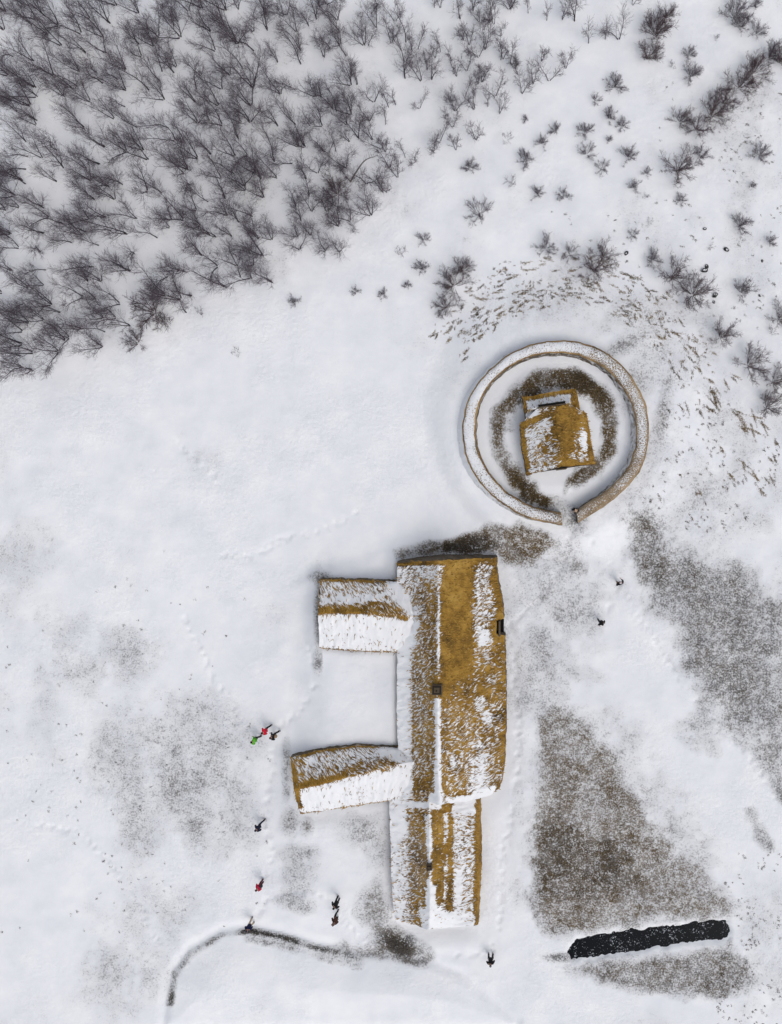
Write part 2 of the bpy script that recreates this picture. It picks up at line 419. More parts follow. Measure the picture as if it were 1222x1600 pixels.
def mat_wall(name='turf_and_stone_wall', bias=-0.72):
    t = NT(name)
    pos = t.n('NewGeometry').outputs['Position']
    nz = t.n('SeparateXYZ', {0: t.n('NewGeometry').outputs['Normal']}).outputs[2]
    v = t.n('TexVoronoi', {'Vector': pos, 'Scale': 3.2}, feature='F1')
    n = t.noise(pos, 7, 4, 0.65)
    c = t.ramp(n, [(0.3, (0.035, 0.024, 0.013)), (0.52, (0.11, 0.075, 0.035)), (0.75, (0.21, 0.15, 0.08))])
    st = t.ramp(v.outputs['Color'], [(0.2, (0.04, 0.036, 0.033)), (0.8, (0.17, 0.15, 0.13))])
    cc = t.mix(0.45, c, st)
    k = t.math('MULTIPLY_ADD', t.noise(pos, 2.6, 4, 0.65), 1.5, -0.5)
    sf = t.math('MULTIPLY', t.math('ADD', t.math('MULTIPLY_ADD', nz, 1.6, bias), t.math('MULTIPLY', k, 0.9)), 2.5, clamp=True)
    t.col(t.mix(sf, cc, SNOW + (1,)), 0.9)
    t.bump(t.math('ADD', v.outputs['Distance'], n), 0.08, 0.8)
    return t.m

def mat_simple(name, c, rough=0.8, var=0.35, scale=8.0, stretch=None):
    t = NT(name)
    tc = t.n('TexCoord').outputs['Object']
    if stretch: tc = t.n('VectorMath', {0: tc, 1: stretch}, operation='MULTIPLY').outputs[0]
    n = t.noise(tc, scale, 4, 0.6)
    a = tuple(max(0, v * (1 - var)) for v in c); b = tuple(min(1, v * (1 + var)) for v in c)
    t.col(t.ramp(n, [(0.3, a), (0.7, b)]), rough)
    t.bump(n, 0.01, 0.5)
    return t.m

def mat_blade(name, lo, mid, hi):
    t = NT(name)
    r = t.attr('shade').outputs['Fac']
    t.col(t.ramp(r, [(0.0, lo), (0.5, mid), (1.0, hi)]), 0.85)
    return t.m

def mat_water():
    t = NT('dark_water')
    pos = t.n('NewGeometry').outputs['Position']
    n = t.noise(pos, 8.0, 5, 0.7)
    n2 = t.noise(pos, 0.8, 3, 0.6)
    f = t.math('MULTIPLY_ADD', t.math('MULTIPLY_ADD', n2, 0.35, n), 14.0, -10.9, clamp=True)
    t.col(t.mix(f, (0.002, 0.0035, 0.006, 1), (0.50, 0.53, 0.57, 1)), 0.12)
    t.b.inputs['Specular IOR Level'].default_value = 0.035
    t.bump(n, 0.01, 0.3)
    return t.m

def mat_rock():
    t = NT('snow_capped_rock')
    geo = t.n('NewGeometry')
    nz = t.n('SeparateXYZ', {0: geo.outputs['Normal']}).outputs[2]
    n = t.noise(geo.outputs['Position'], 6, 5, 0.65)
    c = t.ramp(n, [(0.3, (0.012, 0.012, 0.013)), (0.7, (0.07, 0.068, 0.066))])
    sf = t.math('MULTIPLY_ADD', t.math('MULTIPLY_ADD', n, 1.4, nz), 6.0, -9.6, clamp=True)
    t.col(t.mix(sf, c, SNOW + (1,)), 0.9)
    t.bump(n, 0.05, 0.7)
    return t.m

M = {}
M['ground'] = mat_ground(); M['roof'] = mat_roof(); M['wall'] = mat_wall(); M['ringwall'] = mat_wall('snow_plastered_wall', -0.30); M['water'] = mat_water(); M['rock'] = mat_rock()
M['wood'] = mat_simple('weathered_wood', (0.10, 0.075, 0.048), 0.8, 0.5, 6.0, (8, 1, 8))
M['darkwood'] = mat_simple('dark_wood', (0.02, 0.015, 0.011), 0.8, 0.4, 6.0)
M['soot_and_shade'] = mat_simple('soot_and_shade_black', (0.006, 0.005, 0.005), 0.95, 0.3, 6.0)  # near black, also for painted shade in the doorway and church gap
M['bark'] = mat_simple('dark_birch_bark', (0.056, 0.047, 0.053), 0.9, 0.4, 9.0)
M['twig'] = mat_simple('birch_twigs', (0.130, 0.104, 0.124), 0.9, 0.35, 3.0)
M['redbark'] = mat_simple('reddish_willow_bark', (0.075, 0.036, 0.030), 0.9, 0.4, 9.0)
M['redtwig'] = mat_simple('reddish_willow_twigs', (0.110, 0.076, 0.084), 0.9, 0.35, 3.0)
M['blade'] = mat_blade('dead_grass_blades', (0.028, 0.024, 0.020), (0.14, 0.10, 0.055), (0.30, 0.21, 0.10))
M['roofblade'] = mat_blade('turf_roof_blades', (0.10, 0.055, 0.012), (0.30, 0.165, 0.028), (0.46, 0.28, 0.07))

# ------------------------------------------------------------------ ground sheet
def axis_coords(lo, hi, step, far):
    a = np.arange(lo, hi + step * 0.5, step)
    ext = []; d = step; x = 0.0
    while x < far:
        d *= 1.35; x += d; ext.append(x)
    ext = np.array(ext)
    return np.concatenate([lo - ext[::-1], a, hi + ext])

gx = axis_coords(-43, 26, 0.14, 2500); gy = axis_coords(-44, 43.5, 0.14, 2500)
XX, YY = np.meshgrid(gx, gy)
ZZ = height(XX, YY)
nx, ny = len(gx), len(gy)
idx = np.arange(nx * ny).reshape(ny, nx)
quads = np.stack([idx[:-1, :-1], idx[:-1, 1:], idx[1:, 1:], idx[1:, :-1]], -1).reshape(-1, 4)
gm = mesh_np('ground', np.stack([XX, YY, ZZ], -1).reshape(-1, 3), quads)
gpx, gpy = unP(XX, YY, ZZ)
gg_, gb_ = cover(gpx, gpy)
fattr(gm, 'grass', gg_); fattr(gm, 'brown', gb_)  # grass value also carries the painted shade of grove and wing
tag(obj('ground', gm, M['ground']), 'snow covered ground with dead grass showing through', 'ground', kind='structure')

# pond water
wp = np.array([(856, 1500), (876, 1478), (900, 1464), (960, 1449), (1050, 1439), (1100, 1432), (1142, 1430), (1150, 1452), (1148, 1476), (1100, 1481),
               (1040, 1488), (970, 1500), (920, 1507), (890, 1508)], float)
wpts = P(wp[:, 0], wp[:, 1], np.full(len(wp), -0.17))
bm = bmesh.new()
bm.faces.new([bm.verts.new(p) for p in wpts[::-1]])
bm.normal_update()
me = bpy.data.meshes.new('water'); bm.to_mesh(me); bm.free()
tag(obj('water', me, M['water']), 'narrow black strip of open water between snowy banks', 'water', kind='structure')

# ------------------------------------------------------------------ roofs
def blades_arrays(root, dirs, length, width, shade, lift=0.35):
    """one bent two-piece blade per root: (n,3) roots, (n,3) lean directions"""
    n = len(root)
    up = np.array([0, 0, 1.0])
    side = np.cross(dirs, up); side /= (np.linalg.norm(side, axis=1, keepdims=True) + 1e-9)
    L = length[:, None]; W = width[:, None]
    m = root + dirs * L * 0.5 + up * L * lift
    tip = root + dirs * L + up * L * lift * 0.75
    V = np.stack([root - side * W / 2, root + side * W / 2, m + side * W * 0.4, m - side * W * 0.4, tip], 1).reshape(-1, 3)
    b = np.arange(n)[:, None] * 5
    q = b + np.array([[0, 1, 2, 3]]); t = b + np.array([[3, 2, 4]])
    return V, q, t, np.repeat(shade, 5)

def rail(pts, n, axis):
    pts = np.array([p if len(p) == 4 else tuple(p) + (0,) for p in pts], float)
    a = pts[:, axis]
    s = (a - a[0]) / (a[-1] - a[0])
    t = np.linspace(0, 1, n)
    return np.stack([np.interp(t, s, pts[:, k]) for k in range(3)], -1)

def lerp_rail(A, B, f, dz=0.0):
    R = A * (1 - f) + B * f
    R = R.copy(); R[:, 2] += dz
    return R

def loft(rails, subs, zbase=0.0):
    """rails: list of (array n x 3 of px,py,z ; snow value) -> world grid, snow grid, u, v"""
    cols = []; sn = []
    for i in range(len(rails) - 1):
        A, sa = rails[i]; B, sb = rails[i + 1]
        k = subs[i]
        for j in range(k):
            f = j / k
            cols.append(A * (1 - f) + B * f); sn.append(sa * (1 - f) + sb * f)
    cols.append(rails[-1][0]); sn.append(rails[-1][1])
    C = np.stack(cols, 1)                                  # n, m, 3
    n, m = C.shape[:2]
    W = P(C[..., 0], C[..., 1], C[..., 2] + zbase)
    SN = np.tile(np.array(sn)[None, :], (n, 1))
    du = np.concatenate([[0], np.cumsum(np.linalg.norm(np.diff(W[:, m // 2], axis=0), axis=1))])
    dv = np.concatenate([[0], np.cumsum(np.linalg.norm(np.diff(W[n // 2], axis=0), axis=1))])
    U, Vv = np.meshgrid(du, dv, indexing='ij')
    return W, SN, U, Vv, C

def paint(SN, C, blobs, seed):
    px, py = C[..., 0], C[..., 1]
    j = fbm(px / 14, py / 14, 4, seed)
    for bl in blobs:
        if bl[0] == 'e':
            _, cx, cy, rx, ry, val = bl
            d = np.hypot((px - cx) / rx, (py - cy) / ry) + j * 0.9
            wt = sstep(1.2, 0.6, d)
        else:
            _, pts, f, val = bl
            wt = sstep(-f, f, poly_sd(px, py, pts) + j * f * 2)
        SN = SN * (1 - wt) + val * wt
    return SN

def roof_obj(name, parent, rails, subs, blobs, seed, zbase=0.0, tanblobs=(), rough=1.0, blades=40, skirt=(0.12, 0.12, 0.12, 0.12), downflip=None, shear=0.0, tan0=0.0):
    W, SN, U, V, C = loft(rails, subs, zbase)
    n, m = SN.shape
    SN = paint(SN, C, blobs, seed)
    TN = paint(np.full(SN.shape, float(tan0)), C, tanblobs, seed + 3)
    x, y = W[..., 0], W[..., 1]
    d = 0.16 * fbm(x * 0.7, y * 0.7, 3, seed + 1) + 0.16 * fbm(x * 2.6, y * 2.6, 3, seed + 2)
    d += 0.10 * fbm(U * 6 + seed, V * 2.0, 2, seed + 5)
    W = W.copy(); W[..., 2] += d * rough
    # wobble of the outline
    e = np.zeros((n, m), bool); e[0] = e[-1] = True; e[:, 0] = e[:, -1] = True
    W[..., 0] += np.where(e, 0.13 * fbm(x * 3, y * 3, 3, seed + 8), 0.04 * fbm(x * 2, y * 2, 2, seed + 8))
    W[..., 1] += np.where(e, 0.13 * fbm(x * 3, y * 3, 3, seed + 9), 0.04 * fbm(x * 2, y * 2, 2, seed + 9))
    idx = np.arange(n * m).reshape(n, m)
    q = np.stack([idx[:-1, :-1], idx[:-1, 1:], idx[1:, 1:], idx[1:, :-1]], -1).reshape(-1, 4)
    # face up?
    f0 = W.reshape(-1, 3)
    nrm = np.cross(f0[q[:, 1]] - f0[q[:, 0]], f0[q[:, 3]] - f0[q[:, 0]])
    if nrm[:, 2].mean() < 0: q = q[:, ::-1]
    verts = [f0]; ql = [q]; tl = []; midx = [np.zeros(len(q), int)]
    # loose straw where the turf shows
    shade_all = [np.zeros(len(f0))]
    nb = 0
    if blades:
        area = (du_len(W)) 
        cnt = int(area * blades)
        ii = rng.integers(0, n - 1, cnt); jj = rng.integers(1, m - 1, cnt)
        keep = rng.random(cnt) > SN[ii, jj] * 1.05
        ii, jj = ii[keep], jj[keep]
        r0 = W[ii, jj] + rng.normal(0, 0.03, (len(ii), 3)) * np.array([1, 1, 0])
        # downslope direction across the grid
        gzj = W[:, 2:, :] - W[:, :-2, :]
        dn = np.zeros_like(W); dn[:, 1:-1] = gzj; dn[:, 0] = dn[:, 1]; dn[:, -1] = dn[:, -2]
        sgn = np.where(dn[..., 2:3] > 0, -1.0, 1.0); dn = dn * sgn
        dn /= (np.linalg.norm(dn, axis=2, keepdims=True) + 1e-9)
        dd = dn[ii, jj] + rng.normal(0, 0.35, (len(ii), 3))
        dd /= np.linalg.norm(dd, axis=1, keepdims=True)
        Lb = rng.uniform(0.16, 0.38, len(ii)); Wb = rng.uniform(0.025, 0.06, len(ii))
        bv, bq, bt, bs = blades_arrays(r0, dd, Lb, Wb, rng.random(len(ii)), 0.22)
        o = len(f0)
        verts.append(bv); ql.append(bq + o); tl.append(bt + o); shade_all.append(bs)
        nb = len(bv)
        midx = [np.zeros(len(q), int), np.ones(len(bq), int), np.ones(len(bt), int)]
    Vall = np.concatenate(verts)
    me = mesh_np(name, Vall, np.concatenate(ql), np.concatenate(tl) if tl else None, True, np.concatenate(midx))
    z = np.zeros(nb)
    fattr(me, 'snow', np.concatenate([SN.ravel(), z])); fattr(me, 'tan', np.concatenate([TN.ravel(), z]))
    fl = np.stack([U + shear * V, V, 0 * U], -1).reshape(-1, 3)
    vattr(me, 'flow', np.concatenate([fl, np.zeros((nb, 3))]))
    fattr(me, 'shade', np.concatenate(shade_all))
    o = obj(name, me, [M['roof'], M['roofblade']], parent)
    # wall skirt all round
    ring = [(0, j) for j in range(m)] + [(i, m - 1) for i in range(1, n)] + [(n - 1, j) for j in range(m - 2, -1, -1)] + [(i, 0) for i in range(n - 2, 0, -1)]
    side = [0] * m + [1] * (n - 1) + [2] * (m - 1) + [3] * (n - 2)
    R = np.array([W[a, b] for a, b in ring])
    nr = len(R)
    tang = np.roll(R, -1, 0) - np.roll(R, 1, 0)
    nn = np.stack([tang[:, 1], -tang[:, 0]], -1); nn /= (np.linalg.norm(nn, axis=1, keepdims=True) + 1e-9)
    cen = R[:, :2].mean(0)
    if ((R[:, :2] - cen) * nn).sum() < 0: nn = -nn
    off = np.array([skirt[s] for s in side])
    k = np.ones(9) / 9
    off = np.convolve(np.concatenate([off[-4:], off, off[:4]]), k, 'valid')
    nn = np.stack([np.convolve(np.concatenate([nn[-4:, c], nn[:, c], nn[:4, c]]), k, 'valid') for c in (0, 1)], -1)
    K = 6
    rows = []
    base = height(R[:, 0], R[:, 1]) - 0.35
    top = R.copy(); top[:, 2] -= 0.03; top[:, :2] -= nn * 0.03
    for kk in range(K + 1):
        f = kk / K
        r = top.copy()
        wob = 0.10 * fbm(np.arange(nr) * 0.37, np.full(nr, kk * 0.9), 3, seed + 40) * (0 if kk == 0 else 1)
        r[:, :2] += nn * (off * f + wob + 0.03 * (kk > 0))[:, None]
        r[:, 2] = top[:, 2] * (1 - f) + base * f
        rows.append(r)
    Wv = np.concatenate(rows)
    qs = []
    for kk in range(K):
        a = kk * nr + np.arange(nr); b = kk * nr + (np.arange(nr) + 1) % nr
        qs.append(np.stack([a, b, b + nr, a + nr], -1))
    qs = np.concatenate(qs)
    fn = np.cross(Wv[qs[:, 1]] - Wv[qs[:, 0]], Wv[qs[:, 3]] - Wv[qs[:, 0]])
    cc = Wv[qs].mean(1)[:, :2] - cen
    if (fn[:, :2] * cc).sum() < 0: qs = qs[:, ::-1]
    wo = obj('wall', mesh_np('wall', Wv, qs), M['wall'], parent)
    return o, wo

def du_len(W):
    a = np.linalg.norm(np.cross(W[1:, :-1] - W[:-1, :-1], W[:-1, 1:] - W[:-1, :-1]), axis=2)
    return a.sum()

# --- the longhouse
house = empty('turf_longhouse', (P(690, 1080, 0)[0], P(690, 1080, 0)[1], 0))
tag(house, 'long brown turf roofed longhouse dusted with snow, two side wings and a lower annex', 'longhouse')
LHI = Matrix.Translation(-house.location)

N = 230
wo = rail([(620, 880, 1.5), (621, 1000, 1.5), (620, 1100, 1.5), (622, 1175, 1.5), (625, 1250, 1.5)], N, 1)
wi = rail([(641, 878, 1.9), (642, 1000, 1.95), (641, 1100, 1.95), (642, 1175, 1.95), (644, 1248, 1.9)], N, 1)
rd = rail([(686, 876, 3.9), (686, 950, 4.2), (684, 1075, 4.3), (684, 1200, 4.2), (688, 1257, 3.95)], N, 1)
ei = rail([(740, 873, 1.95), (742, 950, 2.0), (744, 1075, 2.0), (743, 1200, 2.0), (738, 1251, 1.9)], N, 1)
eo = rail([(775, 872, 1.45), (779, 910, 1.45), (784, 935, 1.45), (787, 960, 1.45), (787.5, 967, 1.45), (776, 969, 1.6), (776, 991, 1.6), (788.5, 993, 1.45), (790, 1040, 1.45),
           (791, 1120, 1.45), (789, 1190, 1.4), (786, 1215, 1.4), (782, 1230, 1.35), (770, 1241, 1.3)], N, 1)
rr = [(wo, 0.85), (lerp_rail(wo, wi, 0.25), 0.94), (lerp_rail(wo, wi, 0.85), 0.92), (lerp_rail(wi, rd, 0.08, -0.05), 0.44), (lerp_rail(wi, rd, 0.6), 0.42), (lerp_rail(wi, rd, 0.93, 0.05), 0.36),
      (rd, 0.55), (lerp_rail(rd, ei, 0.10, 0.05), 0.30), (lerp_rail(rd, ei, 0.5), 0.14), (lerp_rail(rd, ei, 0.92, -0.06), 0.25), (lerp_rail(ei, eo, 0.1), 0.5), (lerp_rail(ei, eo, 0.55), 0.5),
      (lerp_rail(ei, eo, 0.8), 0.15), (eo, 0.05)]
hall_blobs = [
    ('p', [(622, 874), (700, 872), (690, 915), (660, 905), (640, 935), (622, 930)], 8, 0.60),
    ('p', [(700, 872), (745, 872), (738, 1000), (722, 1060), (692, 1060), (690, 930)], 8, 0.02),
    ('p', [(684.5, 918), (686.5, 918), (687, 1055), (684.5, 1062), (683.5, 1000)], 3.2, 0.78),
    ('p', [(679, 1092), (688, 1092), (689, 1160), (690, 1248), (679, 1250), (680, 1180)], 3.2, 1.1),
    ('p', [(672, 1235), (700, 1250), (690, 1262), (668, 1256)], 4, 1.0),
    ('p', [(738, 890), (766, 888), (772, 965), (742, 1000), (738, 950)], 9, 0.54),
    ('p', [(744, 980), (768, 985), (762, 1005), (748, 1012)], 5, 0.85),
    ('p', [(690, 1060), (735, 1060), (790, 1000), (790, 1090), (745, 1120), (692, 1110)], 14, 0.33),
    ('p', [(692, 1110), (745, 1110), (785, 1090), (787, 1225), (692, 1250)], 14, 0.43),
    ('e', 751, 1100, 9, 14, 0.62), ('e', 762, 1120, 7, 14, 0.66), ('e', 770, 1060, 8, 10, 0.5),
    ('p', [(738, 1180), (758, 1175), (765, 1235), (735, 1248), (728, 1220)], 11, 0.68), ('e', 712, 1190, 14, 10, 0.55), ('e', 745, 1160, 10, 10, 0.55),
    ('p', [(700, 1248), (740, 1240), (772, 1228), (772, 1245), (700, 1264)], 3, 0.95),
    ('e', 690, 1075, 16, 20, 0.2),
    ('p', [(624, 1185), (640, 1185), (642, 1240), (624, 1250)], 4, 1.0),
    ('p', [(625, 960), (652, 950), (650, 1010), (625, 1012)], 6, 0.95),
    ('p', [(622, 872), (776, 866), (776, 877), (620, 885)], 2, 0.12),
    ('p', [(680, 1130), (652, 1140), (655, 1180), (680, 1180)], 8, 0.4),
    ('p', [(648, 1215), (676, 1215), (676, 1235), (648, 1235)], 5, 0.25),
]
hall_tan = [('p', [(641, 900), (660, 900), (660, 1120), (641, 1130)], 10, 0.35)]
subs = [3, 5, 3, 9, 7, 2, 3, 9, 9, 3, 6, 4, 3]
hr, hw = roof_obj('roof', house, rr, subs, hall_blobs, 101, tanblobs=hall_tan, blades=46, skirt=(0.25, 0.06, 0.1, 0.05), shear=0.35)

# annex
N2 = 120
aw = rail([(609, 1236, 1.3), (609, 1262, 1.3), (611, 1350, 1.3), (613, 1400, 1.3), (617, 1436, 1.2)], N2, 1)
ai = rail([(640, 1236, 1.65), (640, 1350, 1.7), (640, 1400, 1.7), (642, 1444, 1.5)], N2, 1)
ar = rail([(671, 1236, 3.0), (671, 1350, 3.1), (672, 1420, 3.0), (670, 1453, 2.7)], N2, 1)
ae = rail([(708, 1236, 1.7), (709, 1350, 1.75), (708, 1449, 1.55)], N2, 1)
at = rail([(743, 1236, 1.4), (744, 1350, 1.4), (743, 1446, 1.3)], N2, 1)
ab = rail([(751, 1236, 0.25), (753, 1350, 0.2), (748, 1445, 0.2)], N2, 1)
rr = [(aw, 0.80), (lerp_rail(aw, ai, 0.15), 0.80), (lerp_rail(aw, ai, 0.85), 0.62), (lerp_rail(ai, ar, 0.10), 0.42), (lerp_rail(ai, ar, 0.85), 0.32), (ar, 0.72), (lerp_rail(ar, ae, 0.14), 0.25),
      (lerp_rail(ar, ae, 0.55), 0.27), (lerp_rail(ar, ae, 0.9), 0.22), (lerp_rail(ae, at, 0.08), 0.66), (lerp_rail(ae, at, 0.85), 0.55), (at, 0.25), (lerp_rail(at, ab, 0.12), 0.0), (ab, 0.0)]
an_blobs = [
    ('p', [(664, 1280), (672, 1275), (676, 1330), (668, 1340)], 3, 0.85), ('p', [(668, 1375), (680, 1385), (682, 1445), (664, 1452), (664, 1420)], 4, 1.0),
    ('p', [(655, 1420), (685, 1415), (705, 1425), (742, 1428), (742, 1450), (660, 1456)], 5, 0.85),
    ('p', [(708, 1250), (742, 1250), (742, 1272), (708, 1272)], 5, 1.0), ('p', [(694, 1270), (699, 1270), (699, 1310), (694, 1320)], 1.5, 0.7),
    ('p', [(697, 1335), (701, 1335), (698, 1375), (695, 1425), (691, 1425), (695, 1380)], 3, 0.7),
    ('p', [(710, 1360), (720, 1360), (720, 1410), (710, 1415)], 3, 0.95),
    ('p', [(612, 1264), (632, 1264), (634, 1300), (612, 1330)], 5, 0.98),
    ('p', [(630, 1250), (690, 1256), (690, 1264), (630, 1262)], 2.5, 0.9),
]
an_tan = [('p', [(640, 1310), (668, 1310), (668, 1380), (640, 1400)], 8, 0.5), ('p', [(612, 1280), (642, 1280), (642, 1430), (612, 1430)], 6, 0.6)]
subs = [3, 6, 3, 7, 3, 3, 5, 4, 3, 7, 3, 2, 3]
roof_obj('roof', house, rr, subs, an_blobs, 131, tanblobs=an_tan, blades=46, skirt=(0.1, 0.02, 0.08, 0.06), shear=0.3)

def wing(no, ridge, so_, blobs, seed, skirt, nouter=0.15, tan0=0.0):
    n = 110
    a = rail(no, n, 0); r = rail(ridge, n, 0); s = rail(so_, n, 0)
    rr = [(a, nouter), (lerp_rail(a, r, 0.10, 0.12), 0.54), (lerp_rail(a, r, 0.5, 0.06), 0.60), (lerp_rail(a, r, 0.78, 0.04), 0.46), (lerp_rail(a, r, 0.90), 0.16), (r, 0.10),
          (lerp_rail(r, s, 0.07), 0.80), (lerp_rail(r, s, 0.2, 0.06), 0.90), (lerp_rail(r, s, 0.9, 0.12), 0.86), (lerp_rail(r, s, 0.96, 0.06), 0.74), (s, 0.15)]
    roof_obj('roof', house, rr, [3, 5, 5, 3, 3, 3, 4, 12, 3, 2], blobs, seed, blades=40, skirt=skirt, shear=-0.6, tan0=tan0)

wing([(500, 905, 1.4), (560, 906, 1.4), (622, 909, 1.4), (632, 910, 1.4)], [(497, 958, 2.7), (560, 957, 2.8), (605, 958, 2.7), (648, 963, 2.3)],
     [(499, 1013, 1.3), (560, 1018, 1.3), (622, 1020, 1.3), (632, 1021, 1.3)],
     [('e', 514, 985, 7, 14, 0.72), ('e', 560, 995, 12, 8, 0.76), ('e', 570, 975, 16, 5, 0.78), ('e', 585, 1003, 12, 8, 0.74), ('e', 535, 990, 12, 6, 0.82), ('p', [(600, 905), (650, 905), (655, 965), (640, 965)], 7, 0.98),
      ('p', [(575, 930), (640, 962), (636, 970), (570, 960)], 3, 0.35), ('p', [(500, 936), (600, 928), (600, 938), (500, 945)], 3, 0.82), ('p', [(495, 900), (502, 900), (503, 950), (495, 950)], 3, 0.5)], 161, (0.08, 0.05, 0.3, 0.1))
wing([(454, 1183, 1.25), (500, 1172, 1.3), (555, 1165, 1.35), (606, 1167, 1.35), (632, 1171, 1.35)], [(459, 1233, 2.5), (500, 1226, 2.6), (560, 1209, 2.65), (606, 1197, 2.55), (648, 1190, 2.2)],
     [(469, 1272, 1.2), (540, 1262, 1.2), (610, 1251, 1.25), (632, 1249, 1.25)],
     [('e', 562, 1240, 24, 10, 0.74), ('e', 500, 1262, 20, 5, 0.8), ('p', [(600, 1160), (655, 1165), (655, 1200), (620, 1192), (590, 1180)], 6, 0.85), ('p', [(450, 1183), (462, 1180), (466, 1230), (475, 1268), (464, 1274), (456, 1230)], 2.5, 0.15),
      ('p', [(456, 1182), (478, 1178), (478, 1205), (460, 1210)], 5, 0.45), ('e', 480, 1266, 14, 4, 0.8), ('p', [(540, 1198), (600, 1184), (622, 1196), (600, 1206), (545, 1215)], 5, 0.42)], 191, (0.15, 0.06, 0.3, 0.1), 0.12)

def box_bm(bm, c, s, rz=0.0, bevel=0.0):
    r = bmesh.ops.create_cube(bm, size=1.0)
    mt = Matrix.Translation(c) @ Matrix.Rotation(rz, 4, 'Z') @ Matrix.Diagonal((s[0], s[1], s[2], 1))
    bmesh.ops.transform(bm, matrix=mt, verts=r['verts'])
    if bevel:
        ed = list({e for v in r['verts'] for e in v.link_edges})
        bmesh.ops.bevel(bm, geom=ed, offset=bevel, segments=1, affect='EDGES')
    return bm

def bm_obj(name, bm, mat, parent=None, smooth=False):
    me = bpy.data.meshes.new(name)
    bm.normal_update(); bm.to_mesh(me); bm.free()
    if smooth: me.polygons.foreach_set('use_smooth', np.full(len(me.polygons), True))
    return obj(name, me, mat, parent)

def hole_ring(bm, c, w, h, t, rz=0.0):
    """four boards butted into a square frame"""
    R = Matrix.Rotation(rz, 3, 'Z')
    for dx, dy, sx, sy in ((0, w / 2 - t / 2, w, t), (0, -w / 2 + t / 2, w, t), (w / 2 - t / 2, 0, t, w - 2 * t - 0.004), (-w / 2 + t / 2, 0, t, w - 2 * t - 0.004)):
        p = Vector(c) + R @ Vector((dx, dy, 0))
        box_bm(bm, p, (sx, sy, h), rz, 0.008)

# smoke vents on the ridges
def smoke_vent(px, py, zr, w, rz):
    c = Vector(P(px, py, zr))
    b = bmesh.new(); hole_ring(b, c + Vector((0, 0, 0.10)), w, 0.75, 0.07, rz); box_bm(b, c + Vector((0, 0, 0.0)), (w - 0.15, w - 0.15, 0.3), rz)
    v = bm_obj('smoke_vent', b, M['wood'], house)
    b = bmesh.new(); hole_ring(b, c + Vector((0, 0, 0.5)), w * 0.86, 0.05, w * 0.15, rz)
    bm_obj('frame', b, M['darkwood'], v)
    b = bmesh.new()
    n = max(3, int(w / 0.16))
    for i in range(n):
        x = (i - (n - 1) / 2) * (w * 0.56 / n)
        p = c + Matrix.Rotation(rz, 3, 'Z') @ Vector((x, 0, 0.53 + 0.012 * (i % 2)))
        box_bm(b, p, (w * 0.56 / n - 0.02, w * 0.54, 0.035), rz, 0.005)
    bm_obj('lid', b, M['wood'], v)
    b = bmesh.new()
    bmesh.ops.create_cone(b, segments=14, radius1=w * 0.08, radius2=w * 0.08, depth=0.03, cap_ends=True, matrix=Matrix.Translation(c + Vector((-0.02, -0.03, 0.565))))
    bm_obj('smoke_hole', b, M['soot_and_shade'], v)
smoke_vent(683.5, 1076, 4.15, 0.72, 0.0)
smoke_vent(671.5, 1352, 3.0, 0.40, 0.05)

# doorway of the hall (recess in the east wall)
b = bmesh.new()
dc = Vector(P(777.5, 980, 0.8))
box_bm(b, dc + Vector((0.10, 0, -0.05)), (0.08, 0.86, 1.7), 0, 0.01)
d = bm_obj('door', b, M['darkwood'], house)
b = bmesh.new()
for s in (-1, 1): box_bm(b, dc + Vector((0.16, s * 0.50, -0.05)), (0.14, 0.12, 1.75), 0, 0.01)
box_bm(b, dc + Vector((0.16, 0, 0.90)), (0.14, 1.15, 0.13), 0, 0.01)
bm_obj('door_frame', b, M['wood'], d)
b = bmesh.new(); box_bm(b, Vector((dc.x + 0.34, dc.y, float(height(dc.x + 0.34, dc.y)) + 0.05)), (0.30, 1.05, 0.3), 0, 0.02)
bm_obj('doorway_shade_slab', b, M['soot_and_shade'], d)  # black slab on the ground painting in the deep shade of the doorway
b = bmesh.new(); box_bm(b, dc + Vector((0.165, 0.28, 0.0)), (0.04, 0.05, 0.16), 0, 0.008)
bm_obj('handle', b, M['soot_and_shade'], d)

# re-parent offset: the house parts were built in world space
for o in list(bpy.data.objects):
    if o.parent == house: o.matrix_parent_inverse = LHI

# ------------------------------------------------------------------ ring wall
def resample(pts, n):
    p = np.array(pts, float)
    # round the corners a little
    for _ in range(2):
        q = p.copy(); q[1:-1] = 0.25 * p[:-2] + 0.5 * p[1:-1] + 0.25 * p[2:]; p = q
    s = np.concatenate([[0], np.cumsum(np.hypot(*np.diff(p, axis=0).T))])
    t = np.linspace(0, s[-1], n)
    return np.stack([np.interp(t, s, p[:, 0]), np.interp(t, s, p[:, 1])], -1)

